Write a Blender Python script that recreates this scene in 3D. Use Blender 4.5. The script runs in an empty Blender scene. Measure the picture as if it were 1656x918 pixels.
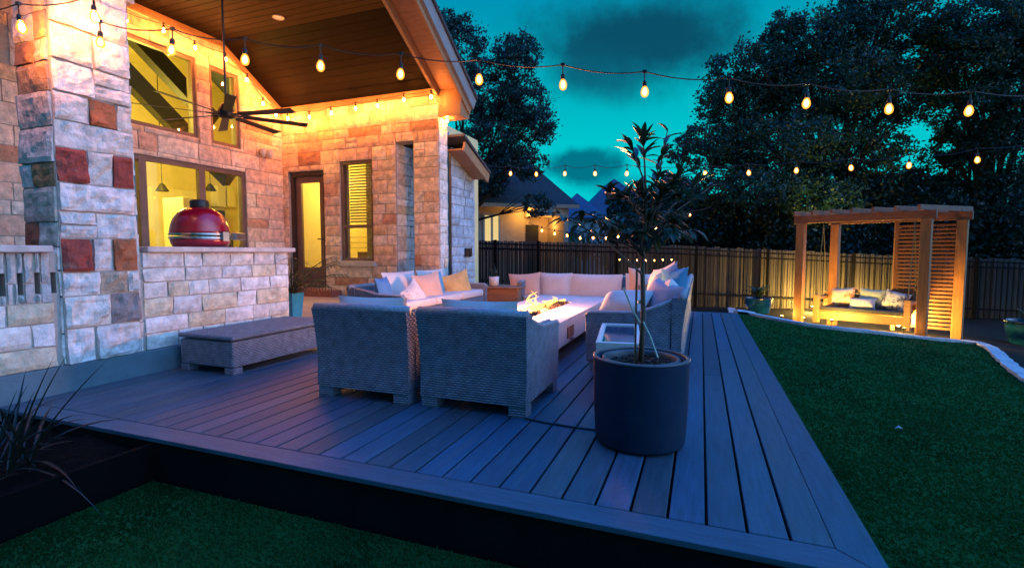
import bpy, bmesh, math, random
import numpy as np
from mathutils import Vector, Matrix, noise as mnoise

SC = bpy.context.scene
COL = SC.collection
R = math.radians
rng = random.Random(7)
H = 1.05                       # eye height above the deck; the deck top is z = 0

# ------------------------------------------------------------------ camera
F = 806.0 / 1656 * 36
PITCH, YAW = R(3.69), R(20.75)
cam = bpy.data.cameras.new('camera')
cam.lens = F
cam.sensor_width = 36
cam.clip_start, cam.clip_end = 0.05, 2000
co = bpy.data.objects.new('camera', cam)
COL.objects.link(co)
co.location = (0, 0, H)
co.rotation_euler = (R(90) - PITCH, 0, YAW)
SC.camera = co


def ray(x, y):
    r = (x - 828) / 806
    u = (459 - y) / 806
    f = math.cos(PITCH) + u * math.sin(PITCH)
    up = u * math.cos(PITCH) - math.sin(PITCH)
    return Vector((r * math.cos(YAW) - f * math.sin(YAW), r * math.sin(YAW) + f * math.cos(YAW), up))


def at(x, y, d):               # a point of the place seen at (x, y) and d metres ahead
    v = ray(x, y)
    f = -v.x * math.sin(YAW) + v.y * math.cos(YAW)
    return Vector((0, 0, H)) + v * (d / f)


def onX(x, y, X):
    v = ray(x, y)
    return Vector((0, 0, H)) + v * (X / v.x)


def onY(x, y, Y):
    v = ray(x, y)
    return Vector((0, 0, H)) + v * (Y / v.y)


def ss(a, b, x):
    t = min(1, max(0, (x - a) / (b - a)))
    return t * t * (3 - 2 * t)


def ground_z(x, y):
    if y < 1.86 and x < 0.61:
        return -0.24
    s = -0.13 * min(max(x - 0.61, 0), 6)
    back = -0.5 * ss(9.4, 13, y) * (1 - min(1, max(0, (x - 0.6) / 4)))
    front = -0.24 * (1 - ss(0.6, 1.7, y)) * (1 - ss(0.6, 2.2, x))
    far = -0.6 - 0.02 * min(40, max(0, y - 20))
    w = ss(15, 19, y)
    return (s + back + front) * (1 - w) + far * w


def onG(x, y):
    v = ray(x, y)
    t = 0.5
    while t < 60:
        p = Vector((0, 0, H)) + v * t
        if p.z < ground_z(p.x, p.y):
            return Vector((p.x, p.y, ground_z(p.x, p.y)))
        t += 0.01
    return p


# ------------------------------------------------------------------ materials
def nd(nt, typ, **kw):
    n = nt.nodes.new(typ)
    for k, v in kw.items():
        if k in n.inputs:
            n.inputs[k].default_value = v
        else:
            setattr(n, k, v)
    return n


def pm(name, col=(.5, .5, .5), rough=.6, var=.25, ns=6, bump=.15, bs=60, stretch=(1, 1, 1), attr=False,
       metal=0.0, spec=.5, kind='noise', emit=None, coat=0.0, var2=None):
    m = bpy.data.materials.new(name)
    m.use_nodes = True
    nt = m.node_tree
    L = nt.links.new
    b = nt.nodes['Principled BSDF']
    b.inputs['Roughness'].default_value = rough
    b.inputs['Metallic'].default_value = metal
    b.inputs['Specular IOR Level'].default_value = spec
    b.inputs['Coat Weight'].default_value = coat
    tc = nd(nt, 'ShaderNodeTexCoord')
    mp = nd(nt, 'ShaderNodeMapping')
    mp.inputs['Scale'].default_value = stretch
    L(tc.outputs['UV' if kind == 'weave' else 'Object'], mp.inputs['Vector'])
    n1 = nd(nt, 'ShaderNodeTexNoise', Scale=ns, Detail=6.0, Roughness=.6)
    L(mp.outputs[0], n1.inputs['Vector'])
    mr = nd(nt, 'ShaderNodeMapRange')
    mr.inputs['From Min'].default_value = .3
    mr.inputs['From Max'].default_value = .7
    mr.inputs['To Min'].default_value = 1 - var
    mr.inputs['To Max'].default_value = 1 + var
    L(n1.outputs['Fac'], mr.inputs['Value'])
    mul = nd(nt, 'ShaderNodeVectorMath', operation='MULTIPLY')
    if attr:
        a = nd(nt, 'ShaderNodeAttribute', attribute_name='col')
        L(a.outputs['Color'], mul.inputs[0])
    else:
        mul.inputs[0].default_value = col[:3]
    L(mr.outputs[0], mul.inputs[1])
    last = mul.outputs[0]
    if var2:                                   # a second tint in patches: stains, lichen, wear
        n3 = nd(nt, 'ShaderNodeTexNoise', Scale=var2[1], Detail=5.0, Roughness=.65)
        L(mp.outputs[0], n3.inputs['Vector'])
        m3 = nd(nt, 'ShaderNodeMapRange')
        m3.inputs['From Min'].default_value = var2[2]
        m3.inputs['From Max'].default_value = var2[2] + .12
        m3.inputs['To Max'].default_value = var2[3]
        L(n3.outputs['Fac'], m3.inputs['Value'])
        mx = nd(nt, 'ShaderNodeMix', data_type='RGBA')
        L(m3.outputs[0], mx.inputs[0])
        L(last, mx.inputs[6])
        mx.inputs[7].default_value = (*var2[0], 1)
        last = mx.outputs[2]
    if kind == 'weave':
        sx = nd(nt, 'ShaderNodeSeparateXYZ')
        L(tc.outputs['UV'], sx.inputs[0])

        def sn(sock, k, ph=0.0):
            a_ = nd(nt, 'ShaderNodeMath', operation='MULTIPLY_ADD')
            L(sock, a_.inputs[0])
            a_.inputs[1].default_value = k
            a_.inputs[2].default_value = ph
            s_ = nd(nt, 'ShaderNodeMath', operation='SINE')
            L(a_.outputs[0], s_.inputs[0])
            return s_.outputs[0]
        wv = nd(nt, 'ShaderNodeTexNoise', Scale=9.0, Detail=2.0)
        L(tc.outputs['UV'], wv.inputs['Vector'])

        def mth(op, a_, b_=None, c_=None):
            n_ = nd(nt, 'ShaderNodeMath', operation=op)
            for k_, q_ in enumerate((a_, b_, c_)):
                if q_ is None:
                    continue
                if hasattr(q_, 'type'):
                    L(q_, n_.inputs[k_])
                else:
                    n_.inputs[k_].default_value = q_
            return n_.outputs[0]
        vv = mth('ADD', mth('MULTIPLY', sx.outputs[1], 1 / .0155), mth('MULTIPLY', wv.outputs['Fac'], .9))
        row = mth('FLOOR', vv)
        uu = mth('ADD', mth('MULTIPLY_ADD', sx.outputs[0], 1 / .042, mth('MULTIPLY', row, .5)), mth('MULTIPLY', wv.outputs['Fac'], .5))
        rv_ = mth('ABSOLUTE', mth('SINE', mth('MULTIPLY', vv, math.pi)))
        ru_ = mth('ABSOLUTE', mth('SINE', mth('MULTIPLY', uu, math.pi)))
        hgt_ = mth('MULTIPLY', rv_, mth('MULTIPLY_ADD', ru_, .65, .35))
        p2 = nd(nt, 'ShaderNodeMath', operation='MULTIPLY')
        L(hgt_, p2.inputs[0])
        p2.inputs[1].default_value = 1.0
        cr = nd(nt, 'ShaderNodeMapRange')
        cr.inputs['From Max'].default_value = .75
        cr.inputs['To Min'].default_value = .45
        cr.inputs['To Max'].default_value = 1.1
        L(p2.outputs[0], cr.inputs['Value'])
        m2 = nd(nt, 'ShaderNodeVectorMath', operation='MULTIPLY')
        L(last, m2.inputs[0])
        L(cr.outputs[0], m2.inputs[1])
        last = m2.outputs[0]
        hsrc = p2.outputs[0]
    else:
        n2 = nd(nt, 'ShaderNodeTexNoise', Scale=bs, Detail=4.0, Roughness=.6)
        L(mp.outputs[0], n2.inputs['Vector'])
        hsrc = n2.outputs['Fac']
    L(last, b.inputs['Base Color'])
    if bump:
        bp = nd(nt, 'ShaderNodeBump', Strength=bump, Distance=.012)
        L(hsrc, bp.inputs['Height'])
        L(bp.outputs[0], b.inputs['Normal'])
    if emit:
        b.inputs['Emission Color'].default_value = (*emit[0], 1)
        b.inputs['Emission Strength'].default_value = emit[1]
    return m


def emat(name, col, s):
    return pm(name, (.1, .1, .1), var=0, bump=0, emit=(col, s))


def glass(name, refl=.10, tint=(1, 1, 1)):
    m = bpy.data.materials.new(name)
    m.use_nodes = True
    nt = m.node_tree
    nt.nodes.remove(nt.nodes['Principled BSDF'])
    out = nt.nodes['Material Output']
    t = nd(nt, 'ShaderNodeBsdfTransparent', Color=(*tint, 1))
    g = nd(nt, 'ShaderNodeBsdfGlossy', Roughness=.02)
    lw = nd(nt, 'ShaderNodeLayerWeight', Blend=.25)
    ad = nd(nt, 'ShaderNodeMath', operation='MULTIPLY_ADD')
    nt.links.new(lw.outputs['Fresnel'], ad.inputs[0])
    ad.inputs[1].default_value = .5
    ad.inputs[2].default_value = refl
    mx = nd(nt, 'ShaderNodeMixShader')
    nt.links.new(ad.outputs[0], mx.inputs[0])
    nt.links.new(t.outputs[0], mx.inputs[1])
    nt.links.new(g.outputs[0], mx.inputs[2])
    nt.links.new(mx.outputs[0], out.inputs[0])
    return m


def leafmat(name, col, rough=.45, spec=.5):
    m = pm(name, col, rough=rough, spec=spec, var=.8, ns=1.4, bump=0)
    nt = m.node_tree
    b = nt.nodes['Principled BSDF']
    out = nt.nodes['Material Output']
    tr = nd(nt, 'ShaderNodeBsdfTranslucent', Color=(col[0] * 1.5, col[1] * 1.5, col[2] * 1.2, 1))
    mx = nd(nt, 'ShaderNodeMixShader')
    mx.inputs[0].default_value = .25
    nt.links.new(b.outputs[0], mx.inputs[1])
    nt.links.new(tr.outputs[0], mx.inputs[2])
    nt.links.new(mx.outputs[0], out.inputs[0])
    return m


WARM = (1.0, .50, .13)
def flamemat(name):
    m = bpy.data.materials.new(name)
    m.use_nodes = True
    nt = m.node_tree
    nt.nodes.remove(nt.nodes['Principled BSDF'])
    t = nd(nt, 'ShaderNodeBsdfTransparent')
    e = nd(nt, 'ShaderNodeEmission', Color=(1.0, .40, .06, 1), Strength=6.5)
    tc = nd(nt, 'ShaderNodeTexCoord')
    n = nd(nt, 'ShaderNodeTexNoise', Scale=16.0, Detail=3.0)
    nt.links.new(tc.outputs['Object'], n.inputs['Vector'])
    mr = nd(nt, 'ShaderNodeMapRange')
    mr.inputs['From Min'].default_value = .35
    mr.inputs['From Max'].default_value = .65
    mr.inputs['To Min'].default_value = .15
    mr.inputs['To Max'].default_value = .75
    nt.links.new(n.outputs['Fac'], mr.inputs['Value'])
    mx = nd(nt, 'ShaderNodeMixShader')
    nt.links.new(mr.outputs[0], mx.inputs[0])
    nt.links.new(t.outputs[0], mx.inputs[1])
    nt.links.new(e.outputs[0], mx.inputs[2])
    nt.links.new(mx.outputs[0], nt.nodes['Material Output'].inputs[0])
    return m


def bulbglass(name):
    m = bpy.data.materials.new(name)
    m.use_nodes = True
    nt = m.node_tree
    nt.nodes.remove(nt.nodes['Principled BSDF'])
    t = nd(nt, 'ShaderNodeBsdfTransparent', Color=(1, .80, .5, 1))
    e = nd(nt, 'ShaderNodeEmission', Color=(1.0, .36, .05, 1), Strength=3.2)
    mx = nd(nt, 'ShaderNodeMixShader')
    mx.inputs[0].default_value = .45
    nt.links.new(t.outputs[0], mx.inputs[1])
    nt.links.new(e.outputs[0], mx.inputs[2])
    nt.links.new(mx.outputs[0], nt.nodes['Material Output'].inputs[0])
    return m


M = dict(
    amber=bulbglass('amber_bulb_glass'),
    stone=pm('limestone', attr=True, rough=.85, var=.34, ns=11, bump=1.0, bs=34, var2=((.34, .27, .20), 5, .60, .45)),
    mortar=pm('mortar', (.40, .36, .31), .9, .15, 20, .3),
    deck=pm('composite_board', attr=True, rough=.42, var=.28, ns=5, bump=.35, bs=40, stretch=(9, .8, 9), var2=((.10, .12, .14), 1.3, .56, .45)),
    deckx=pm('composite_board_border', attr=True, rough=.42, var=.28, ns=5, bump=.35, bs=40, stretch=(.8, 9, 9)),
    fascia=pm('dark_fascia_board', (.007, .007, .008), .6, .2, 5, .1, spec=.15),
    concrete=pm('concrete', (.10, .17, .20), .8, .2, 4, .3, 50),
    slabtop=pm('countertop_stone', (.55, .50, .46), .5, .2, 9, .1),
    trim=pm('painted_trim', (.45, .36, .28), .5, .1, 5, .05),
    soffit=pm('stained_soffit', (.30, .185, .10), .55, .2, 4, .1, stretch=(1, 8, 1)),
    ceil=pm('dark_plank_ceiling', attr=True, rough=.6, spec=.08, var=.3, ns=4, bump=.2, bs=30, stretch=(.7, 9, 9)),
    fasciaboard=pm('painted_fascia', (.22, .24, .26), .5, .1, 5, .05),
    roof=pm('asphalt_shingle', (.05, .055, .065), .9, .35, 14, .8, 40),
    brownframe=pm('bronze_window_frame', (.16, .10, .08), .45, .15, 5, .05),
    darkframe=pm('dark_bronze_frame', (.05, .03, .025), .45, .15, 5, .05),
    intwall=pm('interior_paint', (.74, .62, .30), .8, .06, 3, 0),
    intdark=pm('dark_interior_wood', (.010, .008, .006), .6, .2, 3, 0),
    cabinet=pm('cabinet_paint', (.70, .62, .42), .5, .06, 3, 0),
    blind=pm('slat_blind', (.55, .45, .20), .6, .06, 3, 0),
    glass=glass('window_glass', .03),
    glassdark=glass('window_glass_reflective', .10),
    black=pm('black_metal', (.012, .012, .014), .4, .2, 8, .03),
    iron=pm('wrought_iron', (.005, .005, .006), .6, .2, 8, .03, spec=.1),
    rubber=pm('black_cable', (.010, .010, .012), .5, .1, 8, 0),
    wicker=pm('grey_wicker', (.20, .235, .29), .6, .35, 14, .8, kind='weave'),
    braid=pm('grey_wicker_braid', (.29, .30, .34), .55, .3, 60, .5, 90),
    cushion=pm('pale_canvas', (.60, .57, .56), .9, .07, 5, .55, 17),
    greyfab=pm('grey_canvas', (.36, .35, .42), .9, .1, 5, .55, 17),
    bluefab=pm('blue_canvas', (.06, .20, .42), .9, .12, 5, .25, 220),
    tealfab=pm('teal_canvas', (.10, .33, .48), .9, .12, 5, .25, 220),
    peach=pm('peach_canvas', (.62, .40, .30), .9, .08, 5, .55, 17),
    yellow=pm('golden_yellow_canvas', (.64, .40, .14), .9, .15, 7, .3, 220),
    pattern=pm('patterned_canvas', (.62, .60, .58), .9, .05, 5, .2, 200, var2=((.36, .33, .36), 38, .50, .8)),
    tanfab=pm('sand_canvas', (.50, .43, .36), .9, .1, 5, .25, 220),
    floral=pm('floral_canvas', (.72, .68, .60), .9, .05, 5, .2, 200, var2=((.06, .07, .14), 11, .46, 1)),
    floral2=pm('floral_canvas_ochre', (.72, .62, .48), .9, .05, 5, .2, 200, var2=((.55, .18, .04), 10, .47, .9)),
    sage=pm('sage_canvas', (.50, .54, .36), .9, .1, 5, .25, 220),
    darkseat=pm('dark_seat_pad', (.05, .05, .06), .9, .1, 5, .2, 200),
    fireconc=pm('pale_cast_concrete', (.56, .56, .58), .7, .08, 7, .1, 50),
    ember=pm('lava_rock', (.06, .04, .03), .9, .5, 30, .8, 40),
    flame=flamemat('flame'),
    whitepaint=pm('white_painted_frame', (.70, .68, .66), .45, .05, 5, .05),
    darkglass=pm('smoked_glass_top', (.015, .05, .10), .08, .05, 3, 0),
    pot=pm('charcoal_planter', (.009, .026, .056), .75, .18, 8, .1, 80, spec=.15, var2=((.02, .03, .045), 4, .56, .5)),
    potrim=pm('pale_planter_rim', (.07, .085, .11), .45, .2, 12, .1, 80),  # rim in a paler tone than the pot body
    teal=pm('glazed_teal_ceramic', (.003, .05, .13), .18, .35, 7, .05, 30, coat=.5),
    tealp=pm('blue_glazed_pot', (.04, .30, .46), .25, .25, 7, .05, 30, coat=.3),
    terracotta=pm('white_ceramic_cup', (.70, .62, .58), .4, .05, 8, .03),
    rust=pm('rust_wicker_table', (.42, .20, .10), .6, .3, 30, .5, kind='weave'),
    soil=pm('dark_soil', (.030, .022, .018), .95, .6, 25, 1.0, 40),
    mulch=pm('bark_mulch', (.005, .004, .0035), .95, .7, 30, 1.0, 35, spec=.05),
    earth=pm('garden_earth', (.012, .011, .010), .95, .5, 6, .6, 20, spec=.1),
    turf=pm('turf', (.009, .066, .015), .9, spec=.05, var=.4, ns=2.5, bump=.4, bs=160),
    blade=leafmat('turf_blades', (.009, .068, .016), .9, .05),
    kerb=pm('limestone_edging', (.42, .42, .44), .8, .25, 6, .4, 30),
    steel=pm('dark_steel_edging', (.0028, .0028, .003), .8, .2, 8, .1, spec=.05),
    cedar=pm('cedar', (.32, .12, .035), .6, .30, 4, .25, 30, stretch=(8, 8, .8)),
    cedarx=pm('cedar_beam', (.20, .065, .025), .6, .35, 3, .25, 30, stretch=(2, 2, 8)),
    picket=pm('weathered_picket', attr=True, rough=.8, var=.35, ns=3, bump=.35, bs=20, stretch=(12, 12, .9)),
    red=pm('red_glazed_ceramic', (.36, .004, .018), .16, .10, 40, .12, 120, coat=.6),
    steelm=pm('stainless_steel', (.45, .45, .47), .28, .1, 9, .03, metal=1.0),
    steeldark=pm('smoked_steel_hood', (.025, .025, .03), .35, .1, 9, .03, metal=.4),
    wood=pm('bare_wood', (.36, .19, .08), .6, .25, 6, .1, stretch=(1, 6, 6)),
    bark=pm('bark', (.035, .028, .022), .9, .4, 8, .9, 14, stretch=(1, 1, .3)),
    stem=pm('young_bark', (.10, .075, .055), .8, .35, 20, .5, 40),
    cane=pm('bamboo_stake', (.12, .10, .05), .7, .3, 20, .1),
    strap=pm('pale_green_tie', (.34, .48, .40), .6, .1, 9, 0),
    oak=leafmat('oak_leaf', (.018, .058, .058)),
    oakdark=leafmat('dark_oak_leaf', (.018, .060, .042)),
    shrub=leafmat('shrub_leaf', (.012, .026, .014)),
    lemon=leafmat('glossy_tree_leaf', (.020, .050, .022), .3),
    palm=leafmat('palm_leaf', (.020, .045, .022), .4),
    spike=leafmat('strappy_leaf', (.012, .020, .014), .45),
    stucco=pm('pale_stucco', (.55, .42, .33), .85, .12, 4, .1),
    skypanel=pm('sky_tinted_panel', (.05, .26, .42), .8, .15, 4, .1),  # blue colour stands for sky light on the slot's back wall
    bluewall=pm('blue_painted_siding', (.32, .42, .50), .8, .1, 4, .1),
    brick=pm('brick_step', (.30, .10, .065), .85, .3, 14, .4),
    patio=pm('patio_slab', (.40, .30, .25), .75, .25, 3, .15, 30),
    filament=emat('glowing_filament', (1.0, .48, .12), 65),
    filwall=emat('glowing_filament_wall', (1.0, .33, .085), 2300),
    filfar=emat('glowing_filament_far', (1.0, .52, .13), 150),
    downlight=emat('glowing_downlight', (1.0, .45, .2), .9),  # lens material carries a faint warm glow of its own
    lampface=emat('uplight_lens', (1.0, .62, .18), 14),
    shade=emat('lamp_shade', (1.0, .45, .03), 2.2),
    white=pm('white_plastic', (.6, .6, .6), .5, .05, 4, 0),
)


# ------------------------------------------------------------------ mesh builder
class MB:
    def __init__(s):
        s.v, s.f, s.c = [], [], []

    def add(s, vs, fs, col=None):
        o = len(s.v)
        s.v += [tuple(v) for v in vs]
        for f in fs:
            s.f.append(tuple(i + o for i in f))
            s.c.append(col or (1, 1, 1))
        return s

    def box(s, c, d, col=None, rz=0, m=None):
        x, y, z = d[0] / 2, d[1] / 2, d[2] / 2
        vs = [Vector((a * x, b * y, e * z)) for e in (-1, 1) for b in (-1, 1) for a in (-1, 1)]
        mt = m or Matrix.Rotation(rz, 3, 'Z')
        vs = [mt @ v + Vector(c) for v in vs]
        return s.add(vs, [(0, 2, 3, 1), (4, 5, 7, 6), (0, 1, 5, 4), (2, 6, 7, 3), (0, 4, 6, 2), (1, 3, 7, 5)], col)

    def bb(s, x0, x1, y0, y1, z0, z1, col=None):
        return s.box(((x0 + x1) / 2, (y0 + y1) / 2, (z0 + z1) / 2), (x1 - x0, y1 - y0, z1 - z0), col)

    def bar(s, a, b, w, h, col=None, up=(0, 0, 1)):
        a, b = Vector(a), Vector(b)
        d = b - a
        x = d.normalized()
        u = Vector(up)
        y = u.cross(x)
        if y.length < 1e-4:
            y = Vector((1, 0, 0)).cross(x)
        y.normalize()
        z = x.cross(y)
        m = Matrix((x, y, z)).transposed()
        return s.box((a + b) / 2, (d.length, w, h), col, m=m)

    def prism(s, poly, t0, t1, fn, col=None):       # poly of 2-D points, fn(p, t) -> 3-D
        n = len(poly)
        vs = [fn(p, t0) for p in poly] + [fn(p, t1) for p in poly]
        fs = [tuple(range(n))[::-1], tuple(range(n, 2 * n))] + [(i, (i + 1) % n, n + (i + 1) % n, n + i) for i in range(n)]
        return s.add(vs, fs, col)

    def tube(s, path, r, n=6, col=None, cap=True):
        path = [Vector(p) for p in path]
        rs = r if isinstance(r, (list, tuple)) else [r] * len(path)
        vs, fs = [], []
        ref = Vector((0, 0, 1))
        for i, p in enumerate(path):
            t = (path[min(i + 1, len(path) - 1)] - path[max(i - 1, 0)])
            t = t.normalized() if t.length > 1e-9 else Vector((0, 0, 1))
            a = ref - t * ref.dot(t)
            if a.length < .05:
                a = Vector((1, 0, 0)) - t * t.x
            a.normalize()
            ref = a
            b = t.cross(a)
            for k in range(n):
                g = 2 * math.pi * k / n
                vs.append(p + (a * math.cos(g) + b * math.sin(g)) * rs[i])
        for i in range(len(path) - 1):
            for k in range(n):
                k2 = (k + 1) % n
                fs.append((i * n + k, i * n + k2, (i + 1) * n + k2, (i + 1) * n + k))
        if cap:
            fs += [tuple(range(n))[::-1], tuple(range((len(path) - 1) * n, len(path) * n))]
        return s.add(vs, fs, col)

    def lathe(s, prof, n=24, c=(0, 0, 0), col=None, cap=True):  # prof [(r, z)]
        vs, fs = [], []
        c = Vector(c)
        for r, z in prof:
            for k in range(n):
                g = 2 * math.pi * k / n
                vs.append(c + Vector((r * math.cos(g), r * math.sin(g), z)))
        for i in range(len(prof) - 1):
            for k in range(n):
                k2 = (k + 1) % n
                fs.append((i * n + k, i * n + k2, (i + 1) * n + k2, (i + 1) * n + k))
        if cap:
            fs += [tuple(range(n))[::-1], tuple(range((len(prof) - 1) * n, len(prof) * n))]
        return s.add(vs, fs, col)

    def build(s, name, mat, parent=None, bevel=0, seg=2, smooth=False, sub=0):
        me = bpy.data.meshes.new(name)
        off = Vector((0, 0, 0))
        if parent is not None:
            q = parent
            while q.parent is not None:
                q = q.parent
            off = Vector(q.location)
        me.from_pydata([tuple(Vector(v) - off) for v in s.v], [], s.f)
        me.update()
        ca = me.attributes.new('col', 'FLOAT_COLOR', 'CORNER')
        buf = []
        for f, c in zip(s.f, s.c):
            buf += [c[0], c[1], c[2], 1.0] * len(f)
        ca.data.foreach_set('color', buf)
        uv = me.uv_layers.new(name='UVMap')
        ub = []
        for p in me.polygons:
            nx, ny, nz = abs(p.normal.x), abs(p.normal.y), abs(p.normal.z)
            for li in p.loop_indices:
                v = me.vertices[me.loops[li].vertex_index].co
                if nz > nx and nz > ny:
                    ub += [v.x, v.y]
                elif nx > ny:
                    ub += [v.y, v.z]
                else:
                    ub += [v.x, v.z]
        uv.data.foreach_set('uv', ub)
        if smooth:
            me.polygons.foreach_set('use_smooth', [True] * len(me.polygons))
        me.materials.append(mat)
        o = bpy.data.objects.new(name, me)
        COL.objects.link(o)
        if parent is not None:
            o.parent = parent
        if bevel:
            bm = o.modifiers.new('bevel', 'BEVEL')
            bm.width, bm.segments = bevel, seg
            bm.limit_method = 'ANGLE'
        if sub:
            sm = o.modifiers.new('sub', 'SUBSURF')
            sm.levels = sm.render_levels = sub
        return o


def tag(o, label=None, cat=None, group=None, kind=None):
    if label:
        o['label'] = label
    if cat:
        o['category'] = cat
    if group:
        o['group'] = group
    if kind:
        o['kind'] = kind
    return o


def thing(name, loc, label, cat, group=None):
    o = bpy.data.objects.new(name, None)
    COL.objects.link(o)
    o.location = loc
    return tag(o, label, cat, group)


def struct(o):
    o['kind'] = 'structure'
    return o


def dup(root, loc=None, rz=None):
    r = root.copy()
    COL.objects.link(r)
    if loc is not None:
        r.location = loc
    if rz is not None:
        r.rotation_euler = (0, 0, rz)
    for ch in list(root.children):
        c = ch.copy()
        COL.objects.link(c)
        c.parent = r
        for g in list(ch.children):
            d = g.copy()
            COL.objects.link(d)
            d.parent = c
    return r


# ------------------------------------------------------------------ ashlar stone walls
PAL = [(.66, .60, .54)] * 6 + [(.62, .52, .42)] * 4 + [(.54, .36, .24)] * 3 + [(.70, .66, .62)] * 5 + [(.46, .42, .40)] * 2 + [(.46, .24, .14)]
PALWARMLIT = [(.76, .57, .45)] * 6 + [(.74, .52, .40)] * 4 + [(.78, .64, .53)] * 5 + [(.66, .42, .31)] * 2 + [(.70, .48, .30)] * 2 + [(.54, .29, .19)]  # limestone with the warm bulb light put into its tint
PALSKYLIT = [(.36, .46, .58)] * 5 + [(.30, .40, .52)] * 4 + [(.44, .50, .58)] * 2  # wing stone tinted blue to stand for sky light on it
PALPALE = [(.72, .69, .66)] * 9 + [(.68, .64, .58)] * 4 + [(.60, .58, .57)] * 2 + [(.66, .56, .40)] * 2 + [(.50, .46, .43)]


def ashlar(mb, org, U, V, N, w, h, holes=(), pal=PAL, seed=1, rows=(.13, .26), cols=(.22, .62), rough=.014, special=(), depth=.024, cell=.06, vent=False):
    """courses of roughly split blocks over a w x h rectangle, leaving the holes free"""
    r = random.Random(seed)
    org, U, V, N = Vector(org), Vector(U), Vector(V), Vector(N)
    z = 0
    while z < h - .02:
        rh = r.uniform(*rows)
        if h - (z + rh) < rows[0] * .7:
            rh = h - z
        x = 0
        while x < w - .02:
            cw = r.uniform(*cols)
            if rh < .17:
                cw *= .8
            if w - (x + cw) < cols[0] * .7:
                cw = w - x
            pcs = [(x, x + cw, z, z + rh)]
            for (sx, sz, sc) in special:
                if x <= sx < x + cw and z <= sz < z + rh and cw > .26:
                    m0 = min(max(x, sx - .10), x + cw - .20)
                    if m0 - x < .07:
                        m0 = x
                    m1 = m0 + .20 if x + cw - m0 - .20 > .07 else x + cw
                    pcs = [q for q in ((x, m0, z, z + rh), (m0, m1, z, z + rh), (m1, x + cw, z, z + rh)) if q[1] - q[0] > .03]
                    break
            if len(pcs) == 1 and rh > .2 and cw < .45 and r.random() < .25:
                pcs = [(x, x + cw, z, z + rh / 2), (x, x + cw, z + rh / 2, z + rh)]
            x += cw
            for (a, b, c, d) in pcs:
                segs = [(a, b, c, d)]
                for (hx0, hx1, hz0, hz1) in holes:
                    nxt = []
                    for (a2, b2, c2, d2) in segs:
                        if b2 <= hx0 or a2 >= hx1 or d2 <= hz0 or c2 >= hz1:
                            nxt.append((a2, b2, c2, d2))
                            continue
                        if a2 < hx0:
                            nxt.append((a2, hx0, c2, d2))
                        if b2 > hx1:
                            nxt.append((hx1, b2, c2, d2))
                        m0, m1 = max(a2, hx0), min(b2, hx1)
                        if c2 < hz0:
                            nxt.append((m0, m1, c2, hz0))
                        if d2 > hz1:
                            nxt.append((m0, m1, hz1, d2))
                    segs = nxt
                for (a2, b2, c2, d2) in segs:
                    if b2 - a2 < .012 or d2 - c2 < .012:
                        continue
                    col = r.choice(pal)
                    k = r.uniform(.88, 1.10)
                    col = tuple(min(.8, q * k) for q in col)
                    if holes and vent and c2 < holes[0][3] and d2 > holes[0][2]:
                        col = (.50, .48, .46)
                    for (sx, sz, sc) in special:
                        if a2 <= sx < b2 and c2 <= sz < d2:
                            col = sc
                    block(mb, org, U, V, N, a2 + .007, b2 - .007, c2 + .006, d2 - .006, col, r, rough, depth, cell)
        z += rh


def block(mb, org, U, V, N, a, b, c, d, col, r, rough, depth, cell=.06):
    nx = max(3, min(16, int((b - a) / cell)))
    nz = max(3, min(10, int((d - c) / cell)))
    base = depth * r.uniform(.6, 1.0)
    vs, fs = [], []
    tx, tz = r.uniform(-1, 1), r.uniform(-1, 1)
    sd = Vector((r.uniform(0, 90), r.uniform(0, 90), r.uniform(0, 90)))
    for j in range(nz + 1):
        for i in range(nx + 1):
            fu, fv = i / nx, j / nz
            e = i in (0, nx) or j in (0, nz)
            q = Vector((a + (b - a) * fu, c + (d - c) * fv, 0))
            nv = mnoise.noise(q * 7 + sd) * .9 + mnoise.noise(q * 19 + sd) * .55 + abs(mnoise.noise(q * 11 - sd)) * .5
            hgt = base * (.55 if e else 1.0) + rough * (nv * (.4 if e else 1.1) + tx * (fu - .5) + tz * (fv - .5))
            ju = .007 * mnoise.noise(q * 14 + sd) if e else 0
            vs.append(org + U * (q.x + ju) + V * (q.y + ju) + N * max(.004, hgt))
    W = nx + 1
    for j in range(nz):
        for i in range(nx):
            fs.append((j * W + i, j * W + i + 1, (j + 1) * W + i + 1, (j + 1) * W + i))
    # sides back to the mortar plane
    ring = [(i, 0) for i in range(nx)] + [(nx, j) for j in range(nz)] + [(i, nz) for i in range(nx, 0, -1)] + [(0, j) for j in range(nz, 0, -1)]
    o = len(vs)
    for (i, j) in ring:
        p = vs[j * W + i]
        vs.append(p - N * (N.dot(p - org) + .01))
    m = len(ring)
    for k in range(m):
        k2 = (k + 1) % m
        i1 = ring[k][1] * W + ring[k][0]
        i2 = ring[k2][1] * W + ring[k2][0]
        fs.append((i2, i1, o + k, o + k2))
    if U.cross(V).dot(N) < 0:
        fs = [f[::-1] for f in fs]
    mb.add(vs, fs, col)


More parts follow.
